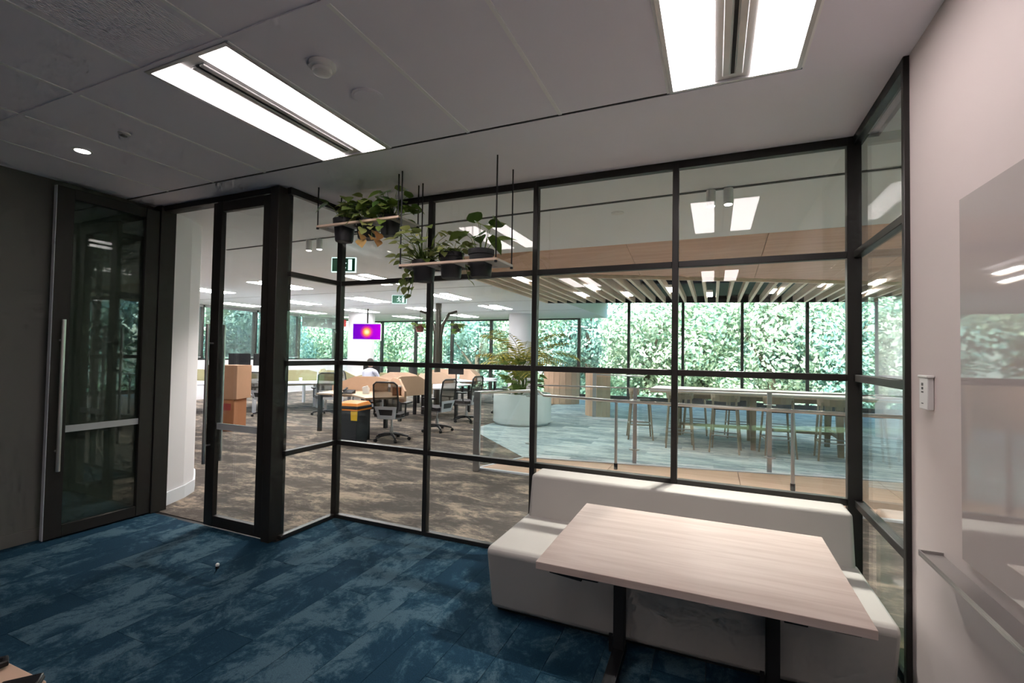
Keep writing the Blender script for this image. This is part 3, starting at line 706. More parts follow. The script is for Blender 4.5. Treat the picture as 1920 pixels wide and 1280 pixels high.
for k, (x, y) in enumerate(((-2.86, 7.0), (-2.44, 9.2), (-2.01, 8.3), (-1.59, 9.4), (-.74, 9.0), (-.10, 9.9), (.95, 9.7), (1.59, 9.0), (2.44, 10.2), (3.07, 9.8), (3.92, 10.6), (4.34, 9.9))):  # some fittings are extras, all enlarged, added to brighten the lounge
    t = thing('slat_light', 'small bright light fitting between the timber slats, %s from the left' % SLW[k], 'light', (x, y, 2.80), group='light fittings between the slats')
    MB().box(-.070, .070, -.30, .30, 0, .05).build('housing', 'plastic_white', t)
    MB().box(-.065, .065, -.29, .29, -.006, 0).build('diffuser', 'slat_lamp', t)

# office ceiling lights, spots, signs
rowx = {-5.9: 'nearest', -8.4: 'second', -10.9: 'third', -13.3: 'leftmost'}
colword = {7.1: 'front', 9.8: 'second', 12.4: 'third', 15.0: 'rear'}
proto = None
for x, rx in rowx.items():
    for y, ry in colword.items():
        lab = 'twin-strip office ceiling light, %s row from the planter side, %s along the row' % (rx, ry)
        if (x, y) == (-5.9, 15.0): continue
        if proto is None:
            t = thing('office_light', lab, 'ceiling light', (x, y, CZ), group='twin-strip lights of the open office')
            MB().box(-.30, .30, -.61, .61, -.012, 0).build('tray', 'plastic_white', t)
            for s in (-1, 1):
                MB().box(s * .18 - .095, s * .18 + .095, -.59, .59, -.018, -.012).build('diffuser', 'office_lamp', t)
            proto = t
        else:
            c = copy_tree(proto); c.location = (x, y, CZ); c['label'] = lab
tag(MB().prism([(-6.2, 4.325), (8.4, 3.843), (8.4, 3.877), (-6.2, 4.359)], CZ - .006, CZ - .0005).build('lighting_track', 'black'), 'thin black lighting track across the corridor ceiling', 'track')
def spot(label, x, y, power):
    y = 4.137 - .033 * x
    t = thing('ceiling_spot', label, 'spotlight', (x, y, CZ - .006), group='cylindrical ceiling spots')
    MB().lathe([(.034, -.13), (.036, -.12), (.036, 0)], 18).build('can', 'plastic_white', t, smooth=True)
    MB().lathe([(.028, -.134), (.030, -.129)], 16).build('lens', 'spot_lamp', t)
    ld = bpy.data.lights.new('spot_beam', 'SPOT'); ld.energy = power; ld.spot_size = math.radians(110); ld.spot_blend = .8; ld.shadow_soft_size = .03; ld.color = (1, .93, .86)
    lo = bpy.data.objects.new('spot_beam', ld); C.objects.link(lo); lo.parent = t; lo.location = (0, 0, -.15)
spot('left of the two white cylinder spots outside the right bay of the partition', -.03, 4.12, 200)
spot('right of the two white cylinder spots outside the right bay of the partition', .10, 4.18, 200)
spot('left of the two white cylinder spots left of the green exit sign', -4.62, 4.30, 90)
spot('right of the two white cylinder spots left of the green exit sign', -4.44, 4.36, 90)
t = thing('office_downlight', 'small round downlight in the corridor ceiling outside the third bay', 'downlight', (-.86, 4.5, CZ))
MB().lathe([(.06, 0), (.06, -.005), (.045, -.008)], 24).build('rim', 'plastic_white', t, smooth=True)
MB().lathe([(.044, -.006), (.040, -.010)], 20).build('lens', 'plastic_white', t)
def exit_sign(label, x, y, z, w, h, rz):
    t = thing('exit_sign', label, 'exit sign', (x, y, z), rz, group='green exit signs')
    MB().box(-w / 2 - .012, w / 2 + .012, -.012, .012, -.012, h + .012).build('case', 'sign_lamp', t, bevel=.002)
    MB().box(-w / 2, w / 2, -.0145, -.0125, 0, h).build('face', 'green_sign', t)
    MB().tube([(0, 0, h + .012), (0, 0, CZ - z)], .006, 8).build('drop_rod', 'plastic_white', t)
    g = MB(); y0, y1 = -.0165, -.0147
    def q(pts): 
        g.face([(p[0] * h, y0, p[1] * h) for p in pts])
    q([(-.06 + .07 * math.cos(a * PI / 4) + .02, .80 + .07 * math.sin(a * PI / 4)) for a in range(8)])       # head
    q([(-.14, .68), (-.02, .72), (.06, .40), (-.08, .38)])                                                   # trunk
    q([(-.08, .40), (.02, .38), (-.12, .24), (-.30, .24), (-.30, .30), (-.15, .30)])                         # rear leg
    q([(-.02, .42), (.07, .40), (.20, .30), (.14, .10), (.06, .12), (.10, .28)])                             # front leg
    q([(-.14, .68), (-.10, .64), (-.25, .50), (-.33, .56)])                                                  # rear arm
    q([(-.02, .70), (.04, .66), (.14, .56), (.24, .60), (.22, .66), (.13, .63)])                             # front arm
    q([(.36, .08), (.66, .08), (.66, .92), (.36, .92)])                                                      # doorway
    g.build('running_figure', 'sign_lamp', t)
exit_sign('green running-figure exit sign beside the corner post', -4.40, 4.66, 2.60, .30, .17, .35)
exit_sign('smaller green exit sign hanging further back in the office', -6.45, 8.55, 2.66, .30, .17, .45)

# columns
def column(label, x, y, r, h=CZ):
    t = tag(MB().lathe([(r, 0), (r, h)], 32).build('column', 'white_wall', loc=(x, y, 0), smooth=True), label, 'column', kind='structure')
column('white round column behind the wall screen', -11.75, 13.4, .46)
column('white round column behind the palm planter', -6.10, 14.9, .43)
column('white round column seen through the right glazed bay', 3.35, 11.9, .28, 3.6)

# television
t = thing('television', 'wall-sized screen with a glowing orange disc on violet, hung from the ceiling', 'television', (-10.25, 11.95, 2.20), .40)
t['label'] = 'hanging screen showing a glowing orange disc on violet'
MB().box(-.46, .46, -.03, .03, -.275, .275).build('bezel', 'plastic_white', t, bevel=.004)
sc = MB().box(-.44, .44, -.002, .002, -.235, .255).build('picture', 'tv_picture', t); sc.location = (0, -.031, 0)
MB().tube([(0, .03, .2), (0, .03, CZ - 2.20)], .025, 10).build('drop_pole', 'black', t)
MB().box(-.15, .15, .03, .05, -.1, .25).build('bracket', 'black', t)
t = thing('wall_sign', 'small red square sign high on the white column', 'sign', (-11.95, 12.70, 2.55), .45)
MB().box(-.10, .10, -.008, .008, -.12, .12).build('plate', 'red', t, bevel=.003)

# ------------------------------------------------------------------ office furniture
def chair_meshes():
    P = []
    def add(name, mb, m, **k): P.append((name, mb.mesh(name, m, k.get('smooth', True))))
    add('seat', MB().prism([(-.24, -.20), (.24, -.20), (.25, .18), (.18, .25), (-.18, .25), (-.25, .18)], .43, .49), 'seat_dark')
    add('seat_pan', MB().prism([(-.20, -.18), (.20, -.18), (.18, .18), (-.18, .18)], .395, .43), 'plastic_grey')
    fr = MB()
    path = [(-.20, -.25, .52), (-.225, -.27, .75), (-.215, -.31, 1.00), (-.16, -.32, 1.045), (.16, -.32, 1.045), (.215, -.31, 1.00), (.225, -.27, .75), (.20, -.25, .52)]
    fr.tube(path, .016, 8); add('back_frame', fr, 'chair_frame')
    bk = MB()
    rows = [(.60, -.262, .205), (.75, -.274, .215), (.88, -.29, .21), (1.0, -.315, .20), (1.035, -.322, .17)]
    for k in range(len(rows) - 1):
        (z0, y0, w0), (z1, y1, w1) = rows[k], rows[k + 1]
        bk.hexa([(-w0, y0 - .006, z0), (w0, y0 - .006, z0), (w0, y0 + .006, z0), (-w0, y0 + .006, z0)], [(-w1, y1 - .006, z1), (w1, y1 - .006, z1), (w1, y1 + .006, z1), (-w1, y1 + .006, z1)])
    add('back_mesh', bk, 'chair_mesh', smooth=False)
    add('back_shell', MB().hexa([(-.15, -.235, .40), (.15, -.235, .40), (.15, -.205, .40), (-.15, -.205, .40)], [(-.205, -.285, .62), (.205, -.285, .62), (.205, -.255, .62), (-.205, -.255, .62)]), 'chair_shell', smooth=False)
    add('shell_opening', MB().hexa([(-.11, -.259, .47), (.11, -.259, .47), (.11, -.252, .47), (-.11, -.252, .47)], [(-.13, -.279, .57), (.13, -.279, .57), (.13, -.272, .57), (-.13, -.272, .57)]), 'chair_frame', smooth=False)
    add('gas_column', MB().tube([(0, 0, .10), (0, 0, .24)], .032, 12).tube([(0, 0, .22), (0, 0, .40)], .018, 10), 'steel_dull')
    for s in (-1, 1):
        add('armrest', MB().tube([(s * .22, -.12, .44), (s * .29, -.10, .46), (s * .29, -.08, .66)], .016, 8).box(s * .29 - .04, s * .29 + .04, -.16, .12, .66, .69), 'chair_frame', smooth=False)
    for k in range(5):
        a = 2 * PI * k / 5 + .3; ca, sa = math.cos(a), math.sin(a)
        add('base_arm', MB().tube([(0, 0, .11), (.15 * ca, .15 * sa, .105), (.30 * ca, .30 * sa, .07)], [.030, .022, .016], 8), 'chair_frame')
        cx, cy = .31 * ca, .31 * sa
        add('caster', MB().tube([(cx - .022 * sa, cy + .022 * ca, .030), (cx + .022 * sa, cy - .022 * ca, .030)], .030, 12), 'black')
    return P
CH = chair_meshes()
def office_chair(label, x, y, rz):
    t = thing('office_chair', label, 'chair', (x, y, 0), rz, group='mesh-backed office chairs')
    for n, me in CH: inst(me, n, t)
    return t
def pod(label, hub, ang0, sectors, arm, topm, scm, legm, sh=.46, chamfer=True, bases=True):
    """three-way workstation: screens run out from the hub, a worktop fills each sector"""
    t = thing('workstation', label, 'desk', (hub[0], hub[1], 0))
    A = [math.radians(ang0 + 120 * k) for k in range(3)]
    for k in range(3):
        a = A[k]; ca, sa = math.cos(a), math.sin(a)
        prof = [(.06, .62), (.06, .74 + sh * .8), (.28, .74 + sh), (arm * .62, .74 + sh), (arm, .74 + sh * .35), (arm, .62)]
        m = MB(); n = len(prof)
        i = len(m.v)
        for sd in (-1, 1):
            for r, z in prof: m.v.append((r * ca - sd * .018 * sa, r * sa + sd * .018 * ca, z))
        m.f.append(tuple(range(n))); m.f.append(tuple(reversed(range(n, 2 * n))))
        for q in range(n): m.f.append(((q + 1) % n, q, n + q, n + (q + 1) % n))
        m.build('privacy_screen', scm, t)
    for k in sectors:
        a, b = A[k], A[k] + 2 * PI / 3
        pa = Vector((math.cos(a), math.sin(a))); pb = Vector((math.cos(b), math.sin(b)))
        na = Vector((-pa.y, pa.x)); nb_ = Vector((pb.y, -pb.x))
        e = .03
        pts = [Vector((0, 0)) + (pa + pb) * .05, pa * arm + na * e, pa * arm + na * .72, (pa + pb) * .78 * arm, pb * arm + nb_ * .72, pb * arm + nb_ * e]
        MB().prism([(p.x, p.y) for p in pts], .715, .745).build('worktop', topm, t)
        for p in (pa * (arm - .06) + na * .66, pb * (arm - .06) + nb_ * .66, (pa + pb) * .12):
            MB().box(p.x - .032, p.x + .032, p.y - .032, p.y + .032, 0, .715).build('leg', legm, t)
    return t
pod('tan-screened three-way workstation nearest the partition, behind the orange-lidded bin', (-6.20, 8.0), 200, [0], 1.25, 'desk_tan', 'tan_screen', 'chair_frame', .31)
pod('tan-screened three-way workstation behind the nearest one, left of the palm planter', (-6.95, 10.1), 196, [0, 1], 1.25, 'desk_white', 'tan_screen', 'chair_frame', .31)
pod('tan-screened three-way workstation furthest back by the window wall', (-7.6, 13.3), 205, [0, 1], 1.25, 'desk_white', 'tan_screen', 'chair_frame', .31)
pod('white three-way workstation with olive screens on the left of the office', (-10.15, 9.9), 245, [0, 1, 2], 1.35, 'desk_white', 'olive_screen', 'desk_white', .30)
pod('white three-way workstation in the far left corner below the blinds', (-11.95, 8.15), 215, [0, 1], 1.3, 'desk_white', 'olive_screen', 'desk_white', .30)
pod('white three-way workstation in front of the seated person', (-8.9, 11.75), 200, [0, 1], 1.25, 'desk_white', 'olive_screen', 'desk_white', .2)
office_chair('mesh office chair seen from behind, right of the orange-lidded bin', -5.28, 6.86, .25)
office_chair('mesh office chair facing left just behind the second partition mullion', -5.12, 8.10, 1.45)
office_chair('mesh office chair facing left with its back to the palm planter', -5.25, 9.55, 1.5)
office_chair('mesh office chair half hidden by the steel end post', -5.05, 11.2, 1.7)
office_chair('mesh office chair pulled up to the white workstation', -8.72, 8.75, .9)
office_chair('black office chair beside the person in the pale shirt', -8.95, 9.95, -.5)
office_chair('mesh office chair at the left end of the white workstation', -9.75, 7.95, .1)
def monitor(label, x, y, rz, z=.745):
    t = thing('monitor', label, 'monitor', (x, y, .745), rz, group='black desk monitors')
    up_ = z - .745
    MB().box(-.25, .25, -.012, .012, .16 + up_, .47 + up_).build('panel', 'black_gloss', t, bevel=.004)
    MB().tube([(0, .03, .01), (0, .03, .25 + up_)], .018, 8).build('stem', 'black', t)
    MB().lathe([(.11, 0), (.11, .012)], 16).build('foot', 'black', t)
monitor('black monitor in front of the person in the pale shirt', -8.55, 11.15, -.1)
monitor('black monitor right of the one the person faces', -7.95, 11.25, -.5)
monitor('black monitor left of the seated person', -9.4, 11.2, .4)
monitor('black monitor left of the white workstation screens', -10.95, 9.05, -.5)
monitor('left of two dark monitors above the cardboard cartons', -11.12, 8.22, .75, 1.0)
monitor('right of two dark monitors above the cardboard cartons', -10.72, 8.60, .65, 1.0)
monitor('dark monitor on the furthest tan workstation', -7.4, 12.75, .2)
t = thing('waste_bin', 'dark wheelie bin with orange lid and yellow sticker by the desk end', 'bin', (-5.66, 6.30, 0), .12)
MB().hexa([(-.18, -.16, 0), (.18, -.16, 0), (.18, .16, 0), (-.18, .16, 0)], [(-.215, -.20, .58), (.215, -.20, .58), (.215, .20, .58), (-.215, .20, .58)]).build('body', 'bin_body', t, bevel=.01)
MB().box(-.225, .225, -.21, .21, .58, .605).build('orange_band', 'orange', t, bevel=.004)
MB().box(-.228, .228, -.215, .215, .610, .655).build('rim', 'bin_body', t, bevel=.006)
MB().hexa([(-.225, -.21, .655), (.225, -.21, .655), (.225, .21, .655), (-.225, .21, .655)], [(-.19, -.17, .70), (.19, -.17, .70), (.19, .17, .72), (-.19, .17, .72)]).build('lid', 'orange', t, bevel=.008)
MB().hexa([(.10, -.199, .42), (.214, -.199, .42), (.214, -.19, .42), (.10, -.19, .42)], [(.10, -.213, .575), (.22, -.213, .575), (.22, -.19, .575), (.10, -.19, .575)]).build('sticker', 'yellow', t)
def carton(label, x, y, z, w, d, h, m, rz):
    t = thing('cardboard_carton', label, 'box', (x, y, z), rz, group='stacked cardboard cartons')
    MB().box(-w / 2, w / 2, -d / 2, d / 2, 0, h).build('body', m, t, bevel=.004)
    for s in (-1, 1):
        MB().box(-w / 2, w / 2, min(s * .004, s * d / 2), max(s * .004, s * d / 2), h + .001, h + .008).build('flap', m, t)
    MB().box(-.03, .03, -d / 2 - .0015, d / 2 + .0015, h + .0085, h + .011).build('tape', 'tape', t)
    MB().box(-.03, .03, -d / 2 - .002, -d / 2 + .0, h - .12, h + .0085).build('tape', 'tape', t)
    return t
c1 = carton('lower reddish-brown cardboard carton standing on the office carpet', -8.74, 6.26, 0, .46, .42, .60, 'cardboard_dark', .4)
MB().box(-.17, .17, -.2125, -.2105, .40, .53).build('printed_panel', 'red', c1)
carton('upper larger brown cardboard carton on top of the stack', -8.74, 6.26, .612, .60, .46, .64, 'cardboard', .36)
t = thing('desk_box', 'small orange-brown box on the nearest tan workstation', 'box', (-5.55, 7.35, .745), .3)
MB().box(-.07, .07, -.06, .06, 0, .16).build('body', 'cardboard_dark', t, bevel=.003)
MB().box(-.07, .12, -.05, .05, .161, .19).build('paper_stack', 'plastic_white', t)
t = thing('desk_phone', 'black desk phone with white papers on the near tan workstation', 'phone', (-6.55, 7.15, .745), .3)
MB().hexa([(-.10, -.09, 0), (.10, -.09, 0), (.10, .09, 0), (-.10, .09, 0)], [(-.10, -.09, .02), (.10, -.09, .02), (.10, .09, .07), (-.10, .09, .07)]).build('base', 'black', t)
MB().tube([(-.07, -.07, .06), (-.07, .08, .10)], .02, 8).build('handset', 'black', t)
t = thing('paper_bag', 'crumpled white paper bag standing on the near tan workstation', 'bag', (-6.25, 7.30, .745), .7)
MB().hexa([(-.06, -.04, 0), (.06, -.04, 0), (.06, .04, 0), (-.06, .04, 0)], [(-.08, -.01, .13), (.03, -.03, .17), (.08, .02, .10), (-.04, .03, .15)]).build('body', 'plastic_white', t, bevel=.01)
for k, (x, y, lab) in enumerate(((-9.85, 9.0, 'white paper cup near the front corner of the white workstation'), (-9.15, 9.55, 'white paper cup by the chair at the white workstation'))):
    t = thing('paper_cup', lab, 'cup', (x, y, .745), group='paper cups')
    MB().lathe([(.030, 0), (.042, .11)], 16).build('body', 'plastic_white', t, smooth=True)
    MB().lathe([(.044, .11), (.044, .118), (.036, .122)], 16).build('lid', 'plastic_white', t, smooth=True)

# seated person in a pale shirt (back to the camera), body as one skinned surface
def skinned(name, chain, m, parent, sub=2):
    """chain: list of (joint, parent index, radius)"""
    me = bpy.data.meshes.new(name)
    me.from_pydata([c[0] for c in chain], [(c[1], k) for k, c in enumerate(chain) if c[1] is not None], [])
    o = bpy.data.objects.new(name, me); C.objects.link(o); o.parent = parent
    me.materials.append(MATS[m])
    o.modifiers.new('skin', 'SKIN'); s = o.modifiers.new('sub', 'SUBSURF'); s.levels = s.render_levels = sub
    lay = me.skin_vertices[0].data
    for k, c in enumerate(chain):
        r = c[2]; lay[k].radius = r if isinstance(r, tuple) else (r, r); lay[k].use_root = (c[1] is None)
    for p in me.polygons: p.use_smooth = True
    return o
pr = thing('person', 'person in a pale lavender shirt seated with back to the partition, facing a monitor', 'person', (-8.78, 10.35, 0), .1)
body = skinned('body', [((0, 0, .52), None, (.15, .13)), ((0, .01, .72), 0, (.16, .11)), ((0, .03, .92), 1, (.18, .11)), ((0, .05, 1.04), 2, (.10, .08)), ((0, .06, 1.12), 3, .055),
    ((.19, .04, 1.02), 3, .065), ((.24, .12, .84), 5, .048), ((.16, .36, .80), 6, .036), ((.13, .44, .795), 7, .03),
    ((-.19, .04, 1.02), 3, .065), ((-.24, .12, .84), 9, .048), ((-.16, .36, .80), 10, .036), ((-.13, .44, .795), 11, .03),
    ((.11, .12, .50), 0, .095), ((.13, .42, .50), 13, .075), ((.13, .44, .28), 14, .055), ((.13, .43, .08), 15, .042), ((.13, .56, .04), 16, .035),
    ((-.11, .12, .50), 0, .095), ((-.13, .42, .50), 18, .075), ((-.13, .44, .28), 19, .055), ((-.13, .43, .08), 20, .042), ((-.13, .56, .04), 21, .035)], 'shirt', pr)
tr_ = skinned('trousers', [((0, .0, .50), None, (.165, .13)), ((.11, .13, .50), 0, .102), ((.13, .43, .50), 1, .082), ((.13, .445, .28), 2, .064), ((.13, .435, .10), 3, .056),
    ((-.11, .13, .50), 0, .102), ((-.13, .43, .50), 5, .082), ((-.13, .445, .28), 6, .064), ((-.13, .435, .10), 7, .056)], 'trousers', pr)
hd = MB()
prof = [(.02, 0), (.055, .01), (.070, .05), (.080, .10), (.084, .14), (.078, .18), (.055, .215), (.015, .23)]
hd.lathe(prof, 20, (0, .075, 1.145), 1.0, 1.18)
hd.hexa([(-.012, .155, 1.235), (.012, .155, 1.235), (.010, .195, 1.235), (-.010, .195, 1.235)], [(-.006, .155, 1.275), (.006, .155, 1.275), (.005, .175, 1.275), (-.005, .175, 1.275)])
for s in (-1, 1): hd.hexa([(s * .082 - .008, .06, 1.225), (s * .082 + .008, .06, 1.225), (s * .082 + .008, .09, 1.225), (s * .082 - .008, .09, 1.225)], [(s * .088 - .008, .055, 1.285), (s * .088 + .008, .055, 1.285), (s * .088 + .008, .085, 1.285), (s * .088 - .008, .085, 1.285)])
hd.build('head', 'skin', pr, smooth=True)
MB().lathe([(.078, .10), (.089, .13), (.088, .17), (.068, .215), (.02, .243)], 20, (0, .062, 1.145), 1.0, 1.14).build('hair', 'hair', pr, smooth=True)
for s in (-1, 1):
    m = MB()
    for k in range(4):
        x = s * .125 + (k - 1.5) * .019
        m.tube([(x, .46, .79), (x, .50, .788), (x, .53 - abs(k - 1.5) * .008, .775)], [.0085, .008, .007], 6)
    m.tube([(s * .10, .45, .785), (s * .075, .475, .78), (s * .07, .50, .775)], [.009, .0085, .007], 6)
    m.hexa([(s * .125 - .04, .42, .775), (s * .125 + .04, .42, .775), (s * .125 + .04, .47, .775), (s * .125 - .04, .47, .775)], [(s * .125 - .036, .42, .802), (s * .125 + .036, .42, .802), (s * .125 + .036, .47, .798), (s * .125 - .036, .47, .798)])
    m.build('hand', 'skin', pr, smooth=True)
st = thing('stool_seat', 'black round office stool under the seated person', 'stool', (-8.78, 10.37, 0))
MB().lathe([(.20, .33), (.22, .36), (.20, .385)], 20).build('cushion', 'black', st, smooth=True)
MB().tube([(0, 0, .03), (0, 0, .34)], .03, 10).build('column', 'steel_dull', st)
MB().lathe([(.24, 0), (.24, .02), (.05, .04)], 20).build('base', 'black', st, smooth=True)

# plant stand: bronze post with two curved arms carrying hanging baskets
t = thing('plant_post', 'bronze post with two curved arms for hanging baskets', 'post', (-7.05, 11.12, 0), .38)
MB().tube([(0, 0, 0), (0, 0, CZ)], .085, 14).build('post', 'post_bronze', t, smooth=True)
for s in (-1, 1):
    MB().tube([(s * .05, 0, 1.95), (s * .13, 0, 2.35), (s * .30, 0, 2.66), (s * .52, 0, 2.73)], [.05, .045, .04, .032], 8).build('arm', 'post_bronze', t, smooth=True)
    MB().tube([(s * .10, 0, 1.2), (s * .09, 0, 2.2)], .03, 8).build('stay', 'post_bronze', t, smooth=True)
def basket(label, x, y, z, m, seed, n):
    r = random.Random(seed)
    t = thing('hanging_basket', label, 'plant', (x, y, z), group='hanging baskets on the bronze post')
    MB().lathe([(.09, 0), (.14, .22), (.13, .22), (.12, .19)], 20).build('basket', m, t, smooth=True)
    MB().tube([(0, 0, .19), (0, 0, 2.69 - z)], .005, 6).build('cord', 'black', t)
    for k in range(n):
        a = r.uniform(0, 2 * PI)
        lf = inst(LEAF['leaf'], 'leaf', t)
        orient(lf, Vector((math.cos(a) * .12, math.sin(a) * .12, .20 - r.uniform(-.08, .25) * (k % 2))), (math.cos(a), math.sin(a), r.uniform(-.8, .6)), .17, r.uniform(-.5, .5))
basket('hanging basket with trailing leaves on the right arm of the bronze post', -6.57, 11.31, 2.16, 'post_bronze', 4, 22)
basket('hanging pot with a red patch on the left arm of the bronze post', -7.53, 10.93, 2.14, 'terracotta', 6, 12)

# round planter with palm
pl = thing('planter', 'large white drum planter with stones behind the balustrade', 'planter', (-4.02, 9.95, 0))
MB().lathe([(.60, 0), (.60, .05), (.66, .055), (.66, .66), (.64, .69), (.58, .69), (.57, .62)], 48).build('drum', 'planter', pl, smooth=True)
MB().lathe([(.57, .60), (.3, .63)], 24).build('soil', 'soil', pl)
for k in range(16):
    a = rnd.uniform(0, 2 * PI); r_ = rnd.uniform(.1, .5)
    MB().lathe([(.02, 0), (.07, .02), (.085, .06), (.05, .10), (.01, .11)], 7, (r_ * math.cos(a), r_ * math.sin(a), .61), rnd.uniform(.8, 1.3), rnd.uniform(.8, 1.2)).build('stone', 'stone', pl)
pm = thing('palm', 'tall feathery palm with yellowing fronds growing in the white drum planter', 'plant', (-4.02, 9.95, .62))
for k in range(4):
    a = k * 1.7; MB().tube([(.05 * math.cos(a), .05 * math.sin(a), 0), (.09 * math.cos(a), .09 * math.sin(a), .35), (.06 * math.cos(a), .06 * math.sin(a), .7)], [.025, .02, .015], 7).build('cane', 'leaf', pm, smooth=True)
for k in range(19):
    a = 2 * PI * k / 19 + rnd.uniform(-.2, .2); L = rnd.uniform(1.05, 1.6); el = rnd.uniform(.95, 1.5); z0 = rnd.uniform(.25, .75)
    pts = []; p = Vector((.05 * math.cos(a), .05 * math.sin(a), z0)); e = el
    for q in range(11):
        pts.append(p.copy()); p = p + Vector((math.cos(a) * math.cos(e), math.sin(a) * math.cos(e), math.sin(e))) * (L / 10); e -= .17
    m = MB().tube(pts, [.010 - .0008 * q for q in range(11)], 5)
    for q in range(2, 11):
        d = (pts[q] - pts[q - 1]).normalized(); side = Vector((-math.sin(a), math.cos(a), 0))
        for sub in (0, .5):
            b0 = pts[q - 1].lerp(pts[q], sub)
            ll = .34 * math.sin(PI * (q + sub) / 12.5) + .05
            for s in (-1, 1):
                tip = b0 + (d * .55 + side * s * .8 + Vector((0, 0, -.35))).normalized() * ll
                w = d * .016; mid = b0.lerp(tip, .45) + Vector((0, 0, .02))
                m.face([b0 - w, mid - w * 1.3, tip, mid + w * 1.3])
    m.build('frond', 'palm_leaf', pm)
us = thing('understory_plant', 'dark leafy undergrowth around the palm stems', 'plant', (-4.02, 9.95, .62))
for k in range(90):
    a = rnd.uniform(0, 2 * PI); r_ = rnd.uniform(.05, .42); lf = inst(LEAF['leaf'], 'leaf', us)
    orient(lf, Vector((r_ * math.cos(a), r_ * math.sin(a), rnd.uniform(.03, .85))), (math.cos(a), math.sin(a), rnd.uniform(-.3, .8)), rnd.uniform(.14, .24), rnd.uniform(-.6, .6))

# ------------------------------------------------------------------ balustrades
b1 = thing('front_balustrade', 'low steel and glass balustrade with tube handrail nearest the partition', 'balustrade', (0, 0, 0))
MB().obox((-2.92, 5.62, .53), (.085, .085, 1.06), .3).build('end_post', 'steel_dull', b1, bevel=.003)
for (x, y) in ((-1.23, 6.50), (.86, 6.43), (2.9, 6.40)):
    MB().tube([(x, y, .02), (x, y, .93)], .021, 12).build('post', 'steel_dull', b1, smooth=True)
    MB().tube([(x, y, 0.018), (x, y, .10)], .026, 12).build('post_foot', 'black', b1, smooth=True)
MB().tube([(-2.92, 5.62, 1.045), (-2.35, 6.42, 1.045), (-2.30, 6.52, .97), (-1.23, 6.50, .95), (.86, 6.43, .95), (2.9, 6.40, .95), (5.0, 6.38, .95)], .021, 12).build('handrail', 'steel', b1, smooth=True)
d = Vector((.57, .80, 0)).normalized()
a0 = Vector((-2.86, 5.70, 0)); a1 = Vector((-2.40, 6.35, 0)); nrm = Vector((-d.y, d.x, 0)) * .006
MB().hexa([a0 - nrm + Vector((0, 0, .08)), a0 + nrm + Vector((0, 0, .08)), a1 + nrm + Vector((0, 0, .08)), a1 - nrm + Vector((0, 0, .08))][::-1], [a0 - nrm + Vector((0, 0, 1.0)), a0 + nrm + Vector((0, 0, 1.0)), a1 + nrm + Vector((0, 0, 1.0)), a1 - nrm + Vector((0, 0, 1.0))][::-1]).build('glass_panel', 'glass_rail', b1)
MB().obox((-2.37, 6.40, .53), (.03, .05, 1.0), .6).build('post', 'steel_dull', b1)
b2 = thing('rear_balustrade', 'tall frameless glass balustrade along the lounge carpet edge', 'balustrade', (0, 0, 0))
def kb(x): return 6.68 + (x + 2.62) * .189
px = [-2.55, -1.05, .70, 2.45, 4.2]
for k, x in enumerate(px):
    y = kb(x)
    MB().obox((x, y, .55), (.055, .03, 1.10), .187).build('post', 'steel_dull', b2, bevel=.002)
    for z in (.22, .93):
        MB().lathe([(.075, 0), (.075, .012)], 16, (x, y - .03, z)).build('clamp_disc', 'steel_dull', b2)
    if k:
        xa, xb = px[k - 1] + .05, x - .05
        m = MB(); pts = [(xa, kb(xa) - .006), (xb, kb(xb) - .006), (xb, kb(xb) + .006), (xa, kb(xa) + .006)]
        m.prism(pts, .06, 1.06); m.build('glass_panel', 'glass_rail', b2)
MB().tube([(px[0], kb(px[0]), 1.105), (px[-1], kb(px[-1]), 1.105)], .010, 8).build('top_rail', 'steel_dull', b2, smooth=True)
b3 = thing('far_balustrade', 'short glass balustrade with steel post in front of the far windows', 'balustrade', (-2.72, 11.5, 0))
MB().obox((0, 0, .58), (.09, .09, 1.16), .2).build('end_post', 'steel_dull', b3, bevel=.003)
MB().box(.06, 1.15, -.006, .006, .06, 1.05).build('glass_panel', 'glass_rail', b3)
MB().box(.06, .072, 0, 2.2, .06, 1.05).build('glass_panel', 'glass_rail', b3)
MB().tube([(0, 0, 1.10), (1.2, 0, 1.10)], .018, 8).build('handrail', 'steel', b3, smooth=True)
MB().box(-.05, 1.2, -.06, .06, .004, .05).build('kerb', 'skirt_white', b3)

# tan curved booth screens
def booth(label, x, y, r, a0, a1, h):
    t = thing('booth_screen', label, 'screen', (x, y, 0), group='tan curved booth screens')
    n = 10
    for k in range(n):
        q0, q1 = a0 + (a1 - a0) * k / n, a0 + (a1 - a0) * (k + .96) / n
        o, i = r, r - .06
        b = [(o * math.cos(q0), o * math.sin(q0), 0), (o * math.cos(q1), o * math.sin(q1), 0), (i * math.cos(q1), i * math.sin(q1), 0), (i * math.cos(q0), i * math.sin(q0), 0)]
        MB().hexa(b, [(p[0], p[1], h) for p in b]).build('panel', 'tan_screen', t)
booth('tan curved booth screen right of the palm planter', -4.60, 14.9, .62, PI * .95, PI * 1.95, 1.10)
booth('narrow tan curved screen beside the far glass balustrade', -2.72, 12.3, .42, PI * .9, PI * 1.75, 1.18)

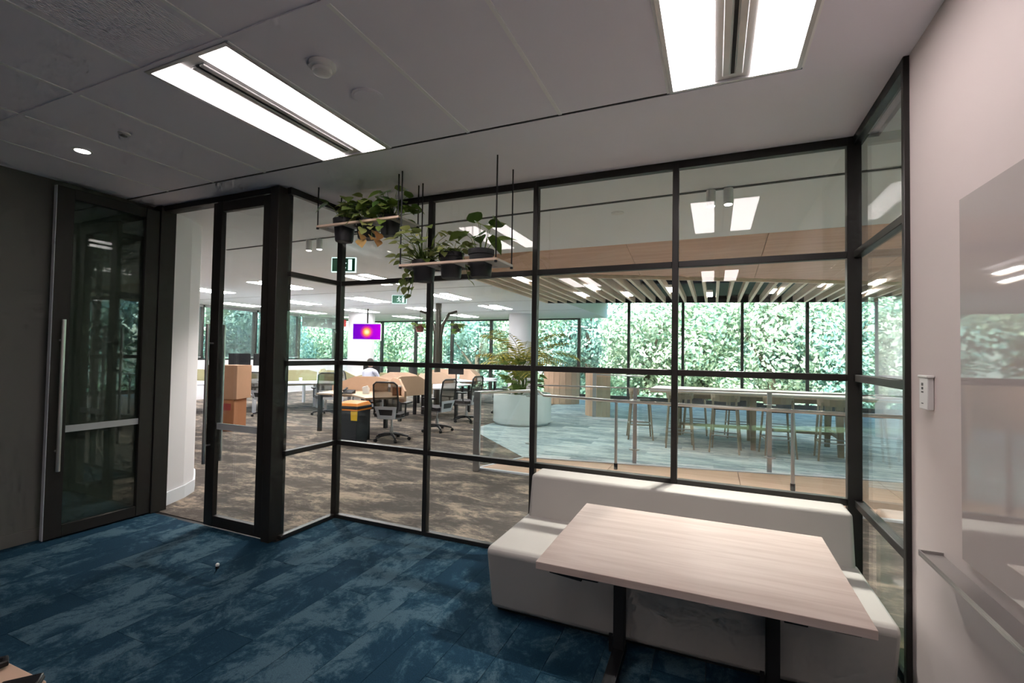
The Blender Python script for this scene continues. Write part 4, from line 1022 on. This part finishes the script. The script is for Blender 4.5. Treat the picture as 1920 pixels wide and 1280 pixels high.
# high table with stools
t = thing('high_table', 'long white-topped high table with slanted timber legs', 'table', (.62, 9.5, 0))
MB().box(-1.72, 1.72, -.60, .60, .945, .975).build('top', 'plastic_white', t, bevel=.006)
MB().box(-1.70, 1.70, -.58, .58, .915, .945).build('top_edge', 'slat_wood', t)
MB().box(-1.1, 1.1, -.05, .05, .80, .915).build('beam', 'stool_wood', t)
for sx in (-1.25, 0, 1.25):
    for sy in (-1, 1):
        w = .055
        MB().hexa([(sx - w * .7, sy * .50 - w * .6, 0), (sx + w * .7, sy * .50 - w * .6, 0), (sx + w * .7, sy * .50 + w * .6, 0), (sx - w * .7, sy * .50 + w * .6, 0)],
                  [(sx - w, sy * .38 - w, .915), (sx + w, sy * .38 - w, .915), (sx + w, sy * .38 + w, .915), (sx - w, sy * .38 + w, .915)]).build('leg', 'stool_wood', t, bevel=.003)
    MB().box(sx - .03, sx + .03, -.45, .45, .28, .34).build('cross_rail', 'stool_wood', t)
MB().box(-1.25, 1.25, -.03, .03, .28, .33).build('footrest', 'stool_wood', t)
def stool_meshes():
    P = []
    P.append(('seat', MB().prism([(-.19, -.17), (.19, -.17), (.21, .12), (.14, .19), (-.14, .19), (-.21, .12)], .70, .745).mesh('seat', 'seat_dark')))
    bk = MB(); n = 8
    for k in range(n):
        q0, q1 = PI * (1.08 + .84 * k / n), PI * (1.08 + .84 * (k + 1) / n)
        def c(q, r, z): return (r * math.cos(q), r * math.sin(q) + .02, z)
        bk.hexa([c(q0, .225, .84), c(q1, .225, .84), c(q1, .20, .84), c(q0, .20, .84)], [c(q0, .235, .95), c(q1, .235, .95), c(q1, .21, .95), c(q0, .21, .95)])
    P.append(('backrest', bk.mesh('backrest', 'stool_wood', True)))
    for sx in (-1, 1):
        for sy in (-1, 1):
            top = .90 if sy < 0 else .71
            P.append(('leg', MB().tube([(sx * .225, sy * .225, 0), (sx * .18, sy * .165, .70), (sx * .175, sy * .16, top)], [.014, .018, .014], 8).mesh('leg', 'stool_wood', True)))
    for sx in (-1, 1): P.append(('rung', MB().tube([(sx * .206, -.20, .28), (sx * .206, .20, .28)], .010, 8).mesh('rung', 'stool_wood', True)))
    for sy in (-1, 1): P.append(('rung', MB().tube([(-.206, sy * .20, .28), (.206, sy * .20, .28)], .010, 8).mesh('rung', 'steel_dull', True)))
    return P
SM = stool_meshes()
for lab, x, y, rz in (('bar stool at the left end of the high table', -1.30, 9.25, -1.35), ('nearest-row bar stool, first from the left, at the high table', -.55, 8.72, .1),
                      ('nearest-row bar stool, second from the left, at the high table', .18, 8.66, -.1), ('nearest-row bar stool, third from the left, at the high table', .95, 8.70, .12),
                      ('nearest-row bar stool, fourth from the left, at the high table', 1.72, 8.75, -.05), ('far-row bar stool, leftmost, behind the high table', -.35, 10.35, PI),
                      ('far-row bar stool, second from the left, behind the high table', .45, 10.32, PI + .1), ('far-row bar stool, third from the left, behind the high table', 1.2, 10.36, PI - .1),
                      ('far-row bar stool, rightmost, behind the high table', 2.0, 10.30, PI)):
    s = thing('bar_stool', lab, 'stool', (x, y, .004), rz, group='wooden bar stools around the high table')
    for n, me in SM: inst(me, n, s)

# ------------------------------------------------------------------ outdoors
tag(MB().box(8.9, 60, -20, 17.4, -3.2, -3.0).build('ground', 'grass'), 'grass outside the right end of the lounge', 'ground', kind='structure')
gr = tag(MB().box(-70, 60, 17.4, 90, -3.2, -3.0).build('ground', 'grass'), 'grass outside the window wall', 'ground', kind='structure')
tag(MB().box(-70, -15.1, -20, 17.4, -3.2, -3.0).build('ground', 'grass'), 'grass outside the far left windows', 'ground', kind='structure')
def leaf_cloud(name, r, blobs, n, size, m):
    mb = MB()
    tot = sum(b[3] ** 2 for b in blobs)
    for (bx, by, bz, br) in blobs:
        for k in range(int(n * br * br / tot)):
            z = r.uniform(-1, 1); a = r.uniform(0, 2 * PI); q = math.sqrt(1 - z * z)
            nn = Vector((q * math.cos(a), q * math.sin(a), z)); p = Vector((bx, by, bz)) + nn * br * r.uniform(.72, 1.04)
            nn = (nn + Vector((r.uniform(-1, 1), r.uniform(-1, 1), r.uniform(-.4, 1))) * .7).normalized()
            t1 = nn.orthogonal().normalized(); t1 = (Matrix.Rotation(r.uniform(0, 2 * PI), 3, nn) @ t1); t2 = nn.cross(t1)
            s = size * r.uniform(.6, 1.3)
            i = len(mb.v)
            mb.v += [tuple(p - t1 * s), tuple(p - t2 * s * .55 + nn * s * .15), tuple(p + t1 * s), tuple(p + t2 * s * .55 + nn * s * .15)]
            mb.f += [(i, i + 1, i + 2, i + 3)]
    return mb.mesh(name, m)
def tree(label, x, y, h, R, m, seed, n=13000, size=.105):
    r = random.Random(seed)
    t = thing('tree', label, 'tree', (x, y, -3), group='leafy trees outside the windows')
    blobs = []
    for k in range(15):
        a = r.uniform(0, 2 * PI); q = R * math.sqrt(r.uniform(0, 1)) * .75
        blobs.append((q * math.cos(a), q * math.sin(a), r.uniform(h * .18, h * .9), R * r.uniform(.36, .58)))
    c = inst(leaf_cloud('crown', r, blobs, n, size, m), 'crown', t); c['kind'] = 'stuff'
    tb = MB().tube([(0, 0, 0), (.1, .05, h * .3), (-.05, .1, h * .6)], [.22, .17, .10], 10)
    for k in range(4):
        a = k * 1.6 + r.uniform(0, 1); tb.tube([(.05, .05, h * (.25 + .08 * k)), (R * .5 * math.cos(a), R * .5 * math.sin(a), h * (.42 + .1 * k))], [.09, .04], 7)
    tb.build('trunk', 'trunk', t, smooth=True)
TM = ['tree_leaf_a', 'tree_leaf_b', 'tree_leaf_c']
spots = [(-23.5, 23.5, 0), (-19.8, 24.5, 1), (-16.0, 23.0, 0), (-12.6, 24.0, 1), (-9.2, 22.6, 0), (-6.0, 23.8, 1), (-2.9, 22.4, 2), (-.3, 23.6, 0), (2.2, 22.8, 2), (4.7, 23.4, 1), (7.6, 23.0, 2), (10.6, 24.0, 0), (13.8, 25, 1)]
word = ['leftmost', 'second', 'third', 'fourth', 'fifth', 'sixth', 'seventh', 'eighth', 'ninth', 'tenth', 'eleventh', 'twelfth', 'thirteenth']
tone = ['mid green', 'cool blue-green', 'pale yellow-green']
for k, (x, y, ti) in enumerate(spots):
    tree('%s leafy tree outside the window wall, %s from the left' % (tone[ti], word[k]), x, y, 8.4 + (k % 3) * .6, 2.5, TM[ti], 100 + k)
for k, (x, y) in enumerate(((-20.5, 9.5), (-21.5, 13.0), (-20.5, 16.5), (-22, 6.0), (-24.5, 19.5))):
    tree('darker leafy tree outside the far left windows, number %s from the front' % ['two', 'three', 'four', 'one', 'five'][k], x, y, 8.0 + (k % 2), 2.6, TM[(k + 1) % 2], 200 + k)
for k in range(9):
    x = -22 + k * 4.4
    tree('background tree closing the view behind the front trees, %s from the left' % word[k], x, 29.5 + (k % 2), 11.5, 3.6, TM[k % 2], 300 + k, 6000, .22)
for k, (x, y) in enumerate(((13.5, 6.0), (13.8, 10.0), (13.4, 14.0), (14.5, 18.5), (14.2, 2.0))):
    tree('leafy tree outside the right end of the lounge, number %s from the corridor' % ['two', 'three', 'four', 'five', 'one'][k], x, y, 8.2, 2.6, TM[k % 3], 400 + k, 5000, .17)
nbld = thing('neighbour_building', 'dark teal glazed building glimpsed between trees left of the bronze post', 'building', (-24.5, 38.0, -3))
MB().box(-3.2, 3.2, 0, 5, 0, 14).build('block', 'teal', nbld)
for k in range(5):
    MB().box(-3.2 + k * 1.6 - .05, -3.2 + k * 1.6 + .05, -.08, 0, 0, 14).build('mullion', 'frame', nbld)
